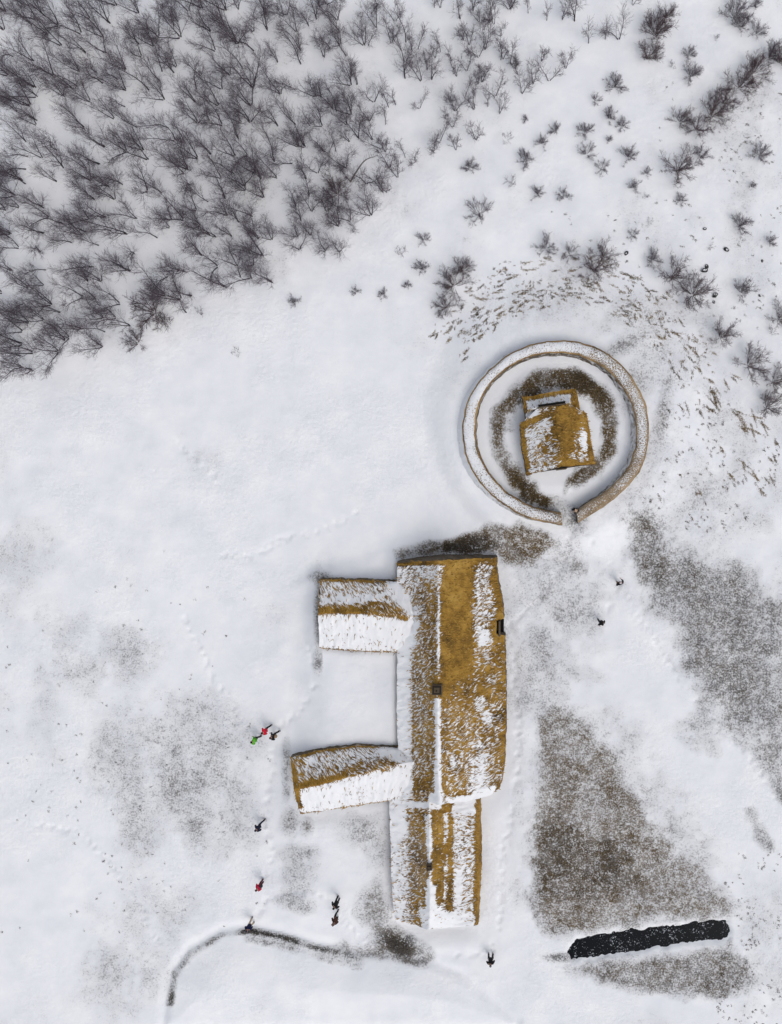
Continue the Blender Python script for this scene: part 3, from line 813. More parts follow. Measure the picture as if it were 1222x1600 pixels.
def ring_wall():
    n = 420
    O = resample(R_OUT, n); I = resample(R_IN, n)
    hw_ = 1.05
    m = 12
    cols = []; sn = []
    gz = 0.75
    prof = [(0.0, hw_, 0.05), (0.07, hw_ + 0.06, 0.20), (0.14, hw_ + 0.12, 0.84), (0.3, hw_ + 0.16, 0.93), (0.5, hw_ + 0.18, 0.95), (0.7, hw_ + 0.16, 0.92), (0.86, hw_ + 0.12, 0.82), (0.93, hw_ + 0.06, 0.18), (1.0, hw_, 0.05)]
    for f, z, s in prof:
        c = O * (1 - f) + I * f
        cols.append(np.concatenate([c, np.full((n, 1), z + gz)], 1)); sn.append(np.full(n, s))
    C = np.stack(cols, 1); SN = np.stack(sn, 1)
    m = len(prof)
    ang = np.degrees(np.arctan2(-(C[..., 1] - RC[1]), C[..., 0] - RC[0])) % 360
    k = np.interp(ang, [0, 40, 75, 110, 180, 235, 262, 280, 310, 330, 360], [0.30, 0.30, 0.20, 0.09, 0.08, 0.18, 0.30, 0.40, 0.45, 0.38, 0.30])
    SN = np.where(SN > 0.3, SN - k - 0.06 - 0.45 * np.clip(fbm(C[..., 0] / 22, C[..., 1] / 22, 3, 411), 0, 1) * (k > 0.05), SN)
    Wd = P(C[..., 0], C[..., 1], C[..., 2])
    x, y = Wd[..., 0], Wd[..., 1]
    Wd[..., 2] += 0.10 * fbm(x * 2, y * 2, 3, 401) + 0.08 * fbm(x * 6, y * 6, 2, 402)
    Wd[..., 0] += 0.16 * fbm(x * 1.3, y * 1.3, 4, 403); Wd[..., 1] += 0.16 * fbm(x * 1.3, y * 1.3, 4, 404)
    root = empty('ring_wall', (P(RC[0], RC[1], 0)[0], P(RC[0], RC[1], 0)[1], gz))
    tag(root, 'low round turf wall capped with snow, open at the bottom, around the little turf church', 'ring wall')
    off = np.array(root.location)
    idx = np.arange(n * m).reshape(n, m)
    q = np.stack([idx[:-1, :-1], idx[:-1, 1:], idx[1:, 1:], idx[1:, :-1]], -1).reshape(-1, 4)
    f0 = Wd.reshape(-1, 3)
    nr = np.cross(f0[q[:, 1]] - f0[q[:, 0]], f0[q[:, 3]] - f0[q[:, 0]])
    if nr[:, 2].mean() < 0: q = q[:, ::-1]
    U = np.tile(np.linspace(0, 45, n)[:, None], (1, m)); V = np.tile(np.linspace(0, 1.05, m)[None], (n, 1))
    me = mesh_np('turf_cap', f0 - off, q)
    fattr(me, 'snow', SN); fattr(me, 'tan', np.clip(k * 1.9, 0, 0.8)); vattr(me, 'flow', np.stack([U * 2.0, V * 4.5, 0 * U], -1)); fattr(me, 'shade', 0 * U)
    obj('turf_cap', me, [M['roof']], root)
    # faces
    a2 = ang[:, 0]
    for side, j, offs in (('outer', 0, np.interp(a2, [0, 60, 120, 160, 200, 230, 260, 300, 360], [0.12, 0.12, 0.35, 0.60, 0.60, 0.35, 0.08, 0.10, 0.12])),
                          ('inner', m - 1, np.interp(a2, [0, 60, 120, 180, 240, 300, 330, 360], [0.32, 0.10, 0.06, 0.10, 0.06, 0.10, 0.3, 0.35]))):
        e = Wd[:, j]
        cxy = Wd[:, m // 2, :2]
        dr = e[:, :2] - cxy; dr /= np.linalg.norm(dr, axis=1, keepdims=True)
        rows = []
        K = 5
        for kk in range(K + 1):
            f = kk / K
            r = e.copy(); r[:, 2] = (e[:, 2] - 0.02) * (1 - f) + f * (height(e[:, 0] + dr[:, 0] * 0.3, e[:, 1] + dr[:, 1] * 0.3) - 0.3)
            r[:, :2] += dr * (offs * f + (0.10 * fbm(np.arange(n) * 0.3, np.full(n, kk * 1.1), 3, 420 + j) if kk else 0) - 0.02)[:, None]
            rows.append(r)
        if side == 'outer': rows_o = rows
        else: rows_i = rows
    Vv = []; Q = []
    for rows, flip in ((rows_o, True), (rows_i, False)):
        base = sum(len(v) for v in Vv)
        Vv.append(np.concatenate(rows))
        for kk in range(len(rows) - 1):
            a = base + kk * n + np.arange(n - 1)
            qq = np.stack([a, a + 1, a + 1 + n, a + n], -1)
            Q.append(qq[:, ::-1] if flip else qq)
    # the two ends at the gate
    for e in (0, n - 1):
        base = sum(len(v) for v in Vv)
        top = np.array(Wd[e]); bot = np.array(top); bot[:, 2] = height(bot[:, 0], bot[:, 1]) - 0.3
        top = top - np.array([0, 0, 0.02])
        bot[0] = rows_o[-1][e]; bot[-1] = rows_i[-1][e]
        Vv.append(np.concatenate([top, bot]))
        a = base + np.arange(m - 1)
        qq = np.stack([a, a + 1, a + 1 + m, a + m], -1)
        Q.append(qq if e == 0 else qq[:, ::-1])
    obj('wall_face', mesh_np('wall_face', np.concatenate(Vv) - off, np.concatenate(Q)), M['ringwall'], root)
ring_wall()

# ------------------------------------------------------------------ little turf church
church = empty('turf_church', (P(870, 690, 1)[0], P(870, 690, 1)[1], 1.0))
tag(church, 'small brown turf roofed church inside the ring wall', 'church')
zb = 1.02
N3 = 70
w_ = rail([(813, 662, 1.3), (816, 700, 1.3), (824, 743, 1.3)], N3, 1)
r_ = rail([(868, 634, 2.7), (872, 680, 2.8), (878, 729, 2.8)], N3, 1)
e_ = rail([(917, 646, 1.3), (922, 680, 1.3), (930, 725, 1.3)], N3, 1)
wm_ = rail([(841, 638, 2.05), (845, 690, 2.1), (851, 736, 2.1)], N3, 1)
em_ = rail([(890, 631, 2.05), (897, 680, 2.1), (904, 727, 2.1)], N3, 1)
rr = [(w_, 0.04), (lerp_rail(w_, wm_, 0.15, 0.04), 0.15), (lerp_rail(w_, wm_, 0.3, 0.06), 0.60), (wm_, 0.52), (lerp_rail(wm_, r_, 0.85, 0.05), 0.40), (r_, 0.35), (lerp_rail(r_, e_, 0.06, 0.0), 0.02),
      (lerp_rail(r_, em_, 0.8, 0.04), 0.06), (em_, 0.40), (lerp_rail(em_, e_, 0.65, 0.05), 0.45), (lerp_rail(em_, e_, 0.85, 0.04), 0.08), (e_, 0.02)]
cb = [('p', [(875, 630), (900, 640), (912, 660), (885, 690), (866, 680), (860, 650)], 7, 0.02), ('e', 836, 690, 9, 20, 0.72), ('e', 850, 665, 12, 9, 0.7), ('e', 848, 700, 10, 8, 0.35), ('e', 912, 690, 7, 18, 0.8), ('e', 836, 650, 9, 8, 0.9),
      ('p', [(880, 726), (932, 720), (932, 728), (880, 734)], 2, 0.05), ('e', 835, 735, 12, 4, 0.7), ('e', 902, 712, 18, 7, 0.5), ('p', [(812, 660), (860, 640), (860, 648), (815, 672)], 2, 0.2)]
roof_obj('roof', church, rr, [2, 2, 5, 5, 2, 2, 4, 3, 4, 2, 2], cb, 211, zbase=zb, blades=60, rough=0.7, skirt=(0.03, 0.05, -0.10, 0.05))
# chancel with its own lower turf roof
n4 = 50
c0 = rail([(817, 621, 1.1), (860, 613, 1.1), (900, 607, 1.1)], n4, 0)
c3 = rail([(823, 660, 1.2), (865, 655, 1.2), (908, 648, 1.2)], n4, 0)
tt = np.linspace(0, 1, n4)
hip = np.clip(np.minimum(tt, 1 - tt) / 0.16, 0, 1) * 0.85
c1 = lerp_rail(c0, c3, 0.12); c2 = lerp_rail(c0, c3, 0.50); c2[:, 2] += hip
c2b = lerp_rail(c0, c3, 0.62); c2b[:, 2] += hip * 0.2
rr = [(c0, 0.05), (c1, 0.30), (lerp_rail(c1, c2, 0.25), 0.78), (c2, 0.66), (c2b, 0.4), (c3, 0.3)]
roof_obj('chancel_roof', church, rr, [3, 3, 6, 3, 4], [('p', [(890, 604), (906, 604), (912, 650), (898, 650)], 3, 0.15), ('e', 890, 640, 7, 5, 0.8), ('p', [(814, 618), (821, 618), (826, 660), (818, 660)], 2, 0.08), ('e', 830, 650, 9, 8, 0.9)],
         223, zbase=zb, blades=50, rough=0.6, skirt=(0.05, 0.05, 0.05, 0.05))
# black block painting in the shade between chancel and nave, plus a plank
cL, cR = Vector(P(841, 634.5, zb + 2.36)), Vector(P(883, 628.5, zb + 2.36))
rz = math.atan2(cR.y - cL.y, cR.x - cL.x)
b = bmesh.new(); box_bm(b, (cL + cR) / 2, ((cR - cL).length, 0.17, 0.25), rz)
op = bm_obj('gap_shade_block', b, M['soot_and_shade'], church)
b = bmesh.new(); box_bm(b, (cL + cR) / 2 + Vector((0.02, -0.135, 0.03)), ((cR - cL).length + 0.1, 0.09, 0.30), rz, 0.01)
bm_obj('plank', b, M['wood'], church)
# wooden south gable with door and barge boards
g0, g1, g2 = Vector(P(842, 735, zb + 1.35)), Vector(P(878, 726, zb + 2.55)), Vector(P(914, 724, zb + 1.35))
b = bmesh.new()
vs = [Vector((g0.x, g0.y, zb - 0.3)), Vector((g2.x, g2.y, zb - 0.3)), g2, g1, g0]
nrm = Vector((0.12, -1, 0)).normalized()
f = [b.verts.new(v + nrm * 0.10) for v in vs]; k = [b.verts.new(v - nrm * 0.05) for v in vs]
b.faces.new(f); b.faces.new(k[::-1])
for i in range(5): b.faces.new((f[i], k[i], k[(i + 1) % 5], f[(i + 1) % 5]))
bmesh.ops.recalc_face_normals(b, faces=b.faces)
gb = bm_obj('gable_wall', b, M['darkwood'], church)
b = bmesh.new(); mid = (vs[0] + vs[1]) / 2 + nrm * 0.15
box_bm(b, mid + Vector((0, 0, 0.95)), (0.75, 0.06, 1.35), math.atan2(nrm.y, nrm.x) + math.pi / 2, 0.01)
bm_obj('door', b, M['wood'], church)
b = bmesh.new()
for A, B in ((g0, g1), (g2, g1)):
    dd = B - A
    mt = Matrix.Translation((A + B) / 2 + nrm * 0.14) @ dd.to_track_quat('X', 'Z').to_matrix().to_4x4()
    r = bmesh.ops.create_cube(b, size=1.0); bmesh.ops.transform(b, matrix=mt @ Matrix.Diagonal((dd.length, 0.06, 0.16, 1)), verts=r['verts'])
bm_obj('barge_board', b, M['darkwood'], church)
CHI = Matrix.Translation(-church.location)
for o in list(bpy.data.objects):
    if o.parent == church: o.matrix_parent_inverse = CHI

# ------------------------------------------------------------------ trees and shrubs
def tube(V, F, pts, radii, k=3):
    pts = np.asarray(pts); n = len(pts)
    base = len(V)
    for i in range(n):
        t = pts[min(i + 1, n - 1)] - pts[max(i - 1, 0)]
        t = t / (np.linalg.norm(t) + 1e-9)
        a = np.cross(t, (0.3, 0.9, 0.2) if abs(t[2]) > 0.6 else (0, 0, 1)); a /= np.linalg.norm(a) + 1e-9
        b = np.cross(t, a)
        for j in range(k):
            th = 2 * math.pi * j / k
            V.append(pts[i] + (a * math.cos(th) + b * math.sin(th)) * radii[i])
    for i in range(n - 1):
        for j in range(k):
            F.append((base + i * k + j, base + i * k + (j + 1) % k, base + (i + 1) * k + (j + 1) % k, base + (i + 1) * k + j))

def unit(v): return v / (np.linalg.norm(v) + 1e-9)

def curve(p, d, L, n, up, wob, rg):
    pts = [p]; d = unit(d)
    for i in range(n):
        d = unit(d + np.array([0, 0, up]) / n + rg.normal(0, wob, 3) / math.sqrt(n))
        pts.append(pts[-1] + d * L / n)
    return np.array(pts)

def side_dir(d, ang, rg):
    a = unit(np.cross(d, rg.normal(0, 1, 3)))
    return unit(d * math.cos(ang) + a * math.sin(ang))

def grow(seed, stems, tilt, L, nb, bl, nt, tl, nf, fl, r0, bstart=0.25, up=0.25, wob=0.22, bang=0.75, tk=0.92):
    rg = np.random.default_rng(seed)
    TV, TF, CV, CF = [], [], [], []
    ph = rg.uniform(0, 6.28)
    for s in range(stems):
        th = ph + s * 6.283 / stems + rg.normal(0, 0.35)
        ti = rg.uniform(*tilt)
        d = np.array([math.cos(th) * math.sin(ti), math.sin(th) * math.sin(ti), math.cos(ti)])
        Ls = L * rg.uniform(0.7, 1.0)
        st = curve(np.array([math.cos(th) * r0 * 0.8, math.sin(th) * r0 * 0.8, -0.12]), d, Ls, 7, up, wob, rg)
        rs = np.linspace(r0, r0 * 0.22, 8); rs[0] *= 1.35
        tube(TV, TF, st, rs, 6)
        for b in range(nb):
            f = bstart + (1 - bstart) * (b + rg.uniform(0, 1)) / nb
            f = min(f, 0.99); q = f * 7; i = int(q); p = st[i] * (1 - (q - i)) + st[i + 1] * (q - i)
            dd = side_dir(unit(st[i + 1] - st[i]), bang * rg.uniform(0.7, 1.3), rg)
            Lb = bl * (1.15 - 0.7 * f) * rg.uniform(0.65, 1.2)
            br = curve(p, dd, Lb, 4, 0.35, 0.16, rg)
            rb = r0 * 0.42 * (1.1 - 0.6 * f)
            tube(CV, CF, br, np.linspace(rb, rb * 0.35, 5), 4)
            for t in range(nt):
                g = 0.2 + 0.8 * (t + rg.uniform(0, 1)) / nt; g = min(g, 0.99); q = g * 4; i = int(q)
                p = br[i] * (1 - (q - i)) + br[i + 1] * (q - i)
                d2 = side_dir(unit(br[i + 1] - br[i]), rg.uniform(0.4, 0.95), rg)
                tw = curve(p, d2, tl * rg.uniform(0.6, 1.2), 3, 0.3, 0.15, rg)
                tube(CV, CF, tw, np.linspace(0.0095, 0.005, 4) * tk, 3)
                for u in range(nf):
                    g = rg.uniform(0.15, 1.0) * 2.99; i = int(g); p = tw[i] * (1 - (g - i)) + tw[i + 1] * (g - i)
                    d3 = side_dir(unit(tw[i + 1] - tw[i]), rg.uniform(0.35, 0.9), rg)
                    fi = curve(p, d3, fl * rg.uniform(0.6, 1.2), 1, 0.3, 0.1, rg)
                    tube(CV, CF, fi, (0.0058 * tk, 0.0040 * tk), 3)
    return mesh_np('trunk', np.array(TV), TF), mesh_np('crown', np.array(CV), CF)

def variants(seeds, mats, **kw):
    out = []
    for s in seeds:
        rg = random.Random(s)
        k = {a: (rg.choice(v) if isinstance(v, list) else v) for a, v in kw.items()}
        t, c = grow(s, **k)
        t.materials.append(mats[0]); c.materials.append(mats[1])
        out.append((t, c))
    return out

bm_ = (M['bark'], M['twig']); rm_ = (M['redbark'], M['redtwig'])
BIRCH = variants(range(10, 24), bm_, stems=[1, 2, 2, 3], tilt=(0.10, 0.55), L=3.35, nb=[8, 10, 11], bl=1.28, nt=6, tl=0.60, nf=5, fl=0.38, r0=0.044, tk=0.72, bstart=0.14, up=0.2, wob=0.22, bang=0.62)
SAPL = variants(range(30, 38), bm_, stems=[1, 2, 2], tilt=(0.05, 0.34), L=2.6, nb=[9, 11], bl=0.85, nt=5, tl=0.42, nf=3, fl=0.25, r0=0.032, bstart=0.15, bang=0.58, wob=0.2)
SHRUB = variants(range(50, 57), bm_, stems=[15, 18, 21], tilt=(0.10, 1.25), L=1.22, nb=6, bl=0.44, nt=4, tl=0.24, nf=2, fl=0.15, r0=0.014, bstart=0.28, up=0.05, wob=0.12, bang=0.45, tk=0.8)
REDS = variants(range(70, 76), rm_, stems=[16, 20, 24], tilt=(0.08, 1.25), L=1.5, nb=7, bl=0.52, nt=4, tl=0.28, nf=3, fl=0.17, r0=0.016, bstart=0.28, up=0.08, wob=0.13, bang=0.45, tk=0.75)
SPRIG = variants(range(90, 93), bm_, stems=[4, 5], tilt=(0.3, 1.1), L=0.7, nb=4, bl=0.3, nt=3, tl=0.2, nf=1, fl=0.12, r0=0.010, bstart=0.2, tk=0.8)

def plant(name, var, px, py, sz, rz, lean=(0, 0), label=None, cat=None, group=None, pn=('trunk', 'crown')):
    g = G(px, py)
    o = empty(name, tuple(g))
    o.rotation_euler = (lean[1], lean[0], rz) if False else (0, 0, 0)
    R = Matrix.Rotation(math.hypot(*lean), 4, Vector((-lean[1], lean[0], 0)) if (lean[0] or lean[1]) else Vector((1, 0, 0))) @ Matrix.Rotation(rz, 4, 'Z')
    o.rotation_euler = R.to_euler()
    o.scale = (sz, sz, sz)
    tag(o, label, cat, group)
    obj(pn[0], var[0], None, o); obj(pn[1], var[1], None, o)
    return o

FOREST = """34,5 7,18 54,28 49,39 70,25 139,28 89,38 181,7 171,36 160,57 126,52 74,54 19,87 52,95 82,118 11,117 134,82 150,111 159,129 123,111 196,108 196,140 182,123 119,134 113,137 97,149 140,158 54,136 57,150 46,164 26,174 57,187 56,195 195,165 131,199 178,185 164,82 95,70 5,46
216,20 278,34 271,40 315,11 294,17 352,14 371,14 349,39 395,49 329,48 367,61 369,67 281,57 247,57 238,71 216,68 336,79 398,79 379,108 314,118 275,104 271,113 252,112 250,126 233,142 256,155 306,140 305,159 346,138 341,164 392,164 377,191 390,190 308,191 264,199 347,195 359,116 220,87 395,137 215,199 326,188
415,22 418,46 443,25 448,22 499,10 494,29 510,7 526,31 531,47 482,39 470,78 506,89 463,49 470,99 515,74 530,69 434,97 588,43 568,70 575,70 542,88 455,135 438,146 493,150 501,151 548,132 558,132 519,169 526,173 484,196 434,196 463,195 548,178 542,195 584,159 578,188 503,196 588,7
39,221 44,244 65,247 88,233 41,263 34,280 39,287 88,283 163,229 196,235 155,256 134,263 97,261 141,282 169,290 190,287 147,311 178,311 164,339 173,359 137,341 98,349 75,339 21,304 29,324 68,364 16,365 14,372 111,378 128,367 133,362 155,383 61,393 29,387 198,364 67,324 7,327 2,259
224,234 273,219 288,222 329,241 373,216 386,243 367,243 308,247 292,264 286,270 295,287 345,278 364,270 381,290 383,297 399,270 351,309 252,301 229,298 326,315 306,328 289,334 287,343 267,342 264,355 247,372 312,352 394,337 373,347 353,336 362,369 337,369 328,367 398,370 390,395 208,395 315,399 231,249 213,341
429,251 457,254 465,229 476,229 513,239 506,237 524,237 433,277 408,279 478,279 508,258 496,270 541,261 547,282 572,287 483,306 462,323 486,330 520,319 412,308 508,328 529,352 547,345 551,363 579,336 470,344 465,369 485,367 424,374 404,373 468,390 508,391 530,393 598,300 560,216 582,218 596,233 546,221 410,399
72,421 43,449 18,423 67,446 34,474 79,476 94,488 67,500 25,492 43,503 35,518 34,537 106,527 101,531 128,513 159,541 160,497 181,497 187,474 148,466 129,464 137,439 157,439 165,519 89,549 51,551 30,555 50,578 2,457 145,416 198,421 34,573
279,423 288,423 261,431 257,461 282,467 299,462 290,489 339,416 352,449 395,415 370,415 391,434 375,434 203,508 203,423 425,440"""
LOOSE = """617,33 679,12 688,12 611,66 616,64 634,67 643,77 652,77 642,86 719,29 739,16 749,34 765,34 772,38 795,14 724,61 733,70 744,89 757,77 785,92 680,90 688,82 667,109 658,126 674,123 633,121 713,119 729,110 747,131 753,128 618,164 656,169 705,157 727,149 742,170 762,167 774,151 780,177 697,185 711,173 707,198 607,167 602,195 704,92 783,56 798,100 805,107 833,130 858,126 846,95 884,107 898,32 854,32 878,30 825,20 799,12 768,32 783,93 748,89 967,61 945,61 919,67 815,146 988,8 688,221 679,233 712,234 744,218 649,252 633,247 608,262 621,277 604,300 602,237"""
def parse(t): return [tuple(map(float, p.split(','))) for p in t.split()]
rg = random.Random(5)
for i, (px, py) in enumerate(parse(FOREST)):
    left = max(0, (420 - px) / 420)
    sz = rg.uniform(0.78, 1.16) * (0.88 if px > 430 else 1.0)
    lean = (-(0.02 + 0.09 * left) + rg.uniform(-.06, .06), -0.03 * left + rg.uniform(-.05, .05))
    plant('birch_tree', BIRCH[rg.randrange(len(BIRCH))], px, py, sz, rg.uniform(0, 6.28), lean,
          'leafless dark birch in the dense grove that fills the upper left', 'tree', 'bare birches of the dense grove')
for i, (px, py) in enumerate(parse(LOOSE)):
    plant('birch_sapling', SAPL[rg.randrange(len(SAPL))] if rg.random() < 0.75 else BIRCH[rg.randrange(len(BIRCH))], px, py, rg.uniform(0.7, 1.08) * (0.8 if False else 1), rg.uniform(0, 6.28),
          (rg.uniform(-.05, .05), rg.uniform(-.05, .05)), 'slender bare young birch in the loose stand along the top centre', 'tree', 'young birches of the loose top stand')

SH = [  # px, py, size factor, kind, label
    (241, 487, 1.55, 'R', 'dense rounded dark shrub at the lower edge of the birch grove'),
    (527, 303, 1.25, 'R', 'nearly black bushy clump beside a bent trunk in the grove'),
    (216, 536, 0.85, 'R', 'reddish bare bush alone just below the lower left grove edge'),
    (313, 488, 0.8, 'G', 'tiny twiggy sprig right of the rounded dark shrub'),
    (369, 551, 0.8, 'G', 'small pale double sprig alone in the left snowfield'),
    (461, 472, 0.55, 'S', 'small grey shrub alone below the middle of the grove edge'),
    (556, 456, 0.45, 'S', 'first and leftmost of two small shrubs side by side in open snow'),
    (599, 460, 0.45, 'S', 'second and right hand one of two small shrubs side by side in open snow'),
    (636, 446, 0.42, 'S', 'tiny round shrub below the bare dark bush at centre'),
    (659, 420, 0.8, 'S', 'round bare bush left of the tight cluster of three bushes'),
    (662, 375, 0.62, 'S', 'small dark upright bush in open snow between grove and lone star shaped bush'),
    (627, 396, 1.1, 'G', 'scraggly open sprig in the snow right of the grove tip'),
    (708, 447, 1.08, 'R', 'largest bush in the tight cluster of three bushes'),
    (723, 423, 0.8, 'R', 'upper right bush of the tight cluster of three bushes'),
    (695, 481, 0.8, 'R', 'lowest bush of the tight cluster of three bushes'),
    (749, 334, 1.1, 'S', 'lone star shaped bare bush in clean snow at upper centre'),
    (734, 262, 0.75, 'S', 'small neat bush below the loose young birch stand'),
    (821, 250, 0.85, 'S', 'mid sized bush with a slanting crown right of the young birch stand'),
    (846, 224, 0.6, 'S', 'small pale bush above and right of the slanting bush'),
    (868, 204, 0.6, 'S', 'small dense bush topmost of a loose line of three'),
    (821, 187, 0.35, 'S', 'tiny speck of a bush just below the young birch stand'),
    (791, 217, 1.0, 'G', 'thin straggly sprig near the right end of the birch stand'),
    (799, 287, 1.2, 'G', 'straggly vertical sprig right of the lone star shaped bush'),
    (840, 303, 0.62, 'S', 'left hand of two close bushes above the ring wall'),
    (880, 307, 0.68, 'S', 'right hand of two close bushes above the ring wall'),
    (853, 388, 1.0, 'S', 'pale open crowned bush with a visible stem above the ring wall'),
    (890, 398, 0.8, 'S', 'narrow dark bush between the pale open bush and the big leaning bush'),
    (929, 424, 1.2, 'R', 'big reddish bush leaning up right above the ring wall'),
    (942, 400, 0.95, 'R', 'upper bush growing into the big leaning reddish bush'),
    (989, 368, 0.5, 'S', 'small low bush in open snow right of the big leaning bush'),
    (1020, 406, 0.75, 'S', 'fan shaped bush left of the pair of big reddish bushes'),
    (1050, 434, 1.25, 'R', 'upper left of the pair of big reddish bushes right of the mound'),
    (1083, 460, 1.3, 'R', 'lower right of the pair of big reddish bushes right of the mound'),
    (1156, 353, 0.85, 'S', 'lone round bush at right in speckled snow'),
    (1203, 379, 0.6, 'S', 'low spread bush near the right edge above the boulder'),
    (1109, 386, 0.65, 'G', 'thin sprig above the snowy boulder'),
    (1158, 456, 1.0, 'S', 'wide leaning bush right of the boulders'),
    (1063, 314, 0.5, 'S', 'small grey bush in open snow left of the lone round bush'),
    (1126, 526, 1.05, 'R', 'red stemmed bush leaning right beyond the mound slope'),
    (1169, 570, 1.25, 'R', 'largest spreading bush by the right edge beside the mound'),
    (1216, 498, 0.85, 'R', 'dense bush cut by the right edge'),
    (1206, 518, 0.9, 'G', 'faint twiggy sprig under the dense bush at the right edge'),
    (1208, 597, 0.9, 'R', 'bush by the right edge just below the largest spreading bush'),
    (1199, 637, 1.0, 'R', 'lowest dark bush by the right edge, above brown grass tufts'),
    (1016, 346, 0.6, 'G', 'tiny sprig between the small low bush and small grey bush'),
    (1008, 309, 0.6, 'G', 'tiny twig tuft below the middle bush scatter'),
    (990, 293, 0.6, 'S', 'low flat bush at the lower end of the middle bush scatter'),
    (961, 136, 0.85, 'S', 'twin crowned bush below the two birches at top right of centre'),
    (931, 158, 0.5, 'S', 'tiny upright bush left of the twin crowned bush'),
    (951, 184, 0.7, 'S', 'round bush under the twin crowned bush'),
    (971, 197, 0.55, 'S', 'small bush touching the lower right of the round bush'),
    (951, 220, 0.4, 'S', 'tiny bush in the middle of the bush scatter'),
    (914, 206, 0.68, 'S', 'upper of two stacked bushes left in the middle scatter'),
    (917, 240, 0.75, 'S', 'lower of two stacked bushes left in the middle scatter'),
    (981, 245, 0.82, 'S', 'largest grey bush in the middle bush scatter'),
    (941, 264, 0.65, 'S', 'bush at the lower left of the middle scatter'),
    (1010, 271, 0.45, 'S', 'small narrow bush right of the largest grey bush'),
    (1024, 53, 1.15, 'R', 'large brown star shaped bush near the top right'),
    (1012, 89, 0.95, 'R', 'brown star shaped bush just below the large brown one'),
    (1040, 27, 0.7, 'R', 'small brown bush just above the large brown one'),
    (1051, 104, 0.7, 'G', 'thin sprig right of the brown star shaped bushes'),
    (1077, 86, 0.6, 'S', 'small upright bush right of the brown bushes'),
    (1079, 119, 0.85, 'S', 'round grey bush with a wide crown right of the brown bushes'),
    (1119, 62, 0.6, 'G', 'tiny sprig alone in clean snow at top right'),
    (1148, 26, 1.2, 'S', 'tall grey bush near the top edge at right'),
    (1157, 42, 0.8, 'S', 'bush growing from the foot of the tall grey bush'),
    (1180, 9, 0.55, 'S', 'little bush at the top edge in the right corner'),
    (1182, 53, 0.8, 'S', 'leaning bush in the top right corner below the little one'),
    (1063, 190, 0.85, 'R', 'first bush at the lower left end of the long bush row'),
    (1089, 203, 1.0, 'R', 'second bush of the long slanting bush row'),
    (1112, 181, 1.15, 'R', 'third and fullest bush of the long slanting bush row'),
    (1134, 160, 1.0, 'R', 'fourth bush of the long slanting bush row'),
    (1156, 136, 1.25, 'R', 'fifth and tallest bush of the long slanting bush row'),
    (1178, 114, 1.05, 'R', 'sixth bush of the long slanting bush row'),
    (1202, 90, 1.05, 'S', 'seventh bush of the long slanting bush row'),
    (1219, 97, 0.9, 'R', 'last bush of the long slanting bush row at the right edge'),
    (1059, 266, 1.15, 'R', 'wide dark bush below the long slanting bush row'),
    (1094, 245, 0.85, 'S', 'bush growing from the right of the wide dark bush'),
    (1186, 242, 0.85, 'S', 'round bush near the right edge below the long row'),
    (1174, 291, 0.4, 'S', 'small bush below the round one near the right edge'),
]
for px, py, sz, kd, lab in SH:
    V = {'S': SHRUB, 'R': REDS, 'G': SPRIG}[kd]
    rightl = max(0, (px - 880) / 340)
    nm, ct = {'S': ('bare_shrub', 'shrub'), 'R': ('willow_shrub', 'shrub'), 'G': ('twig_sprig', 'sprig')}[kd]
    plant(nm, V[rg.randrange(len(V))], px, py, sz * (1.04 if kd != 'G' else 1.1), rg.uniform(0, 6.28), (0.16 * rightl + rg.uniform(-.05, .05), 0.05 * rightl + rg.uniform(-.05, .05)), lab, ct, None, ('stem', 'twigs'))

# a long bent trunk arching low over the snow at the right side of the grove
a0, a1 = G(546, 285), G(590, 247)
tv, tf = [], []
tp = [a0 * (1 - f) + a1 * f + np.array([0.10 * math.sin(f * 5), 0.12 * math.sin(f * 4), -0.1 + 1.1 * math.sin(f * 2.6)]) for f in np.linspace(0, 1, 12)]
tube(tv, tf, tp, np.linspace(0.075, 0.02, 12), 7)
for f in (4, 6, 7, 9, 10):
    rr_ = np.random.default_rng(f)
    tube(tv, tf, curve(tp[f], unit(np.array([rr_.normal(0.4, .4), rr_.normal(0.4, .4), 0.6])), 0.6, 4, 0.1, 0.2, rr_), np.linspace(0.016, 0.006, 5), 3)
tag(obj('bent_trunk', mesh_np('bent_trunk', np.array(tv), tf), mat_simple('pale_bark', (0.16, 0.14, 0.125), 0.9, 0.4, 9.0)), 'long bent pale trunk arching low over the snow at the right of the grove', 'trunk')

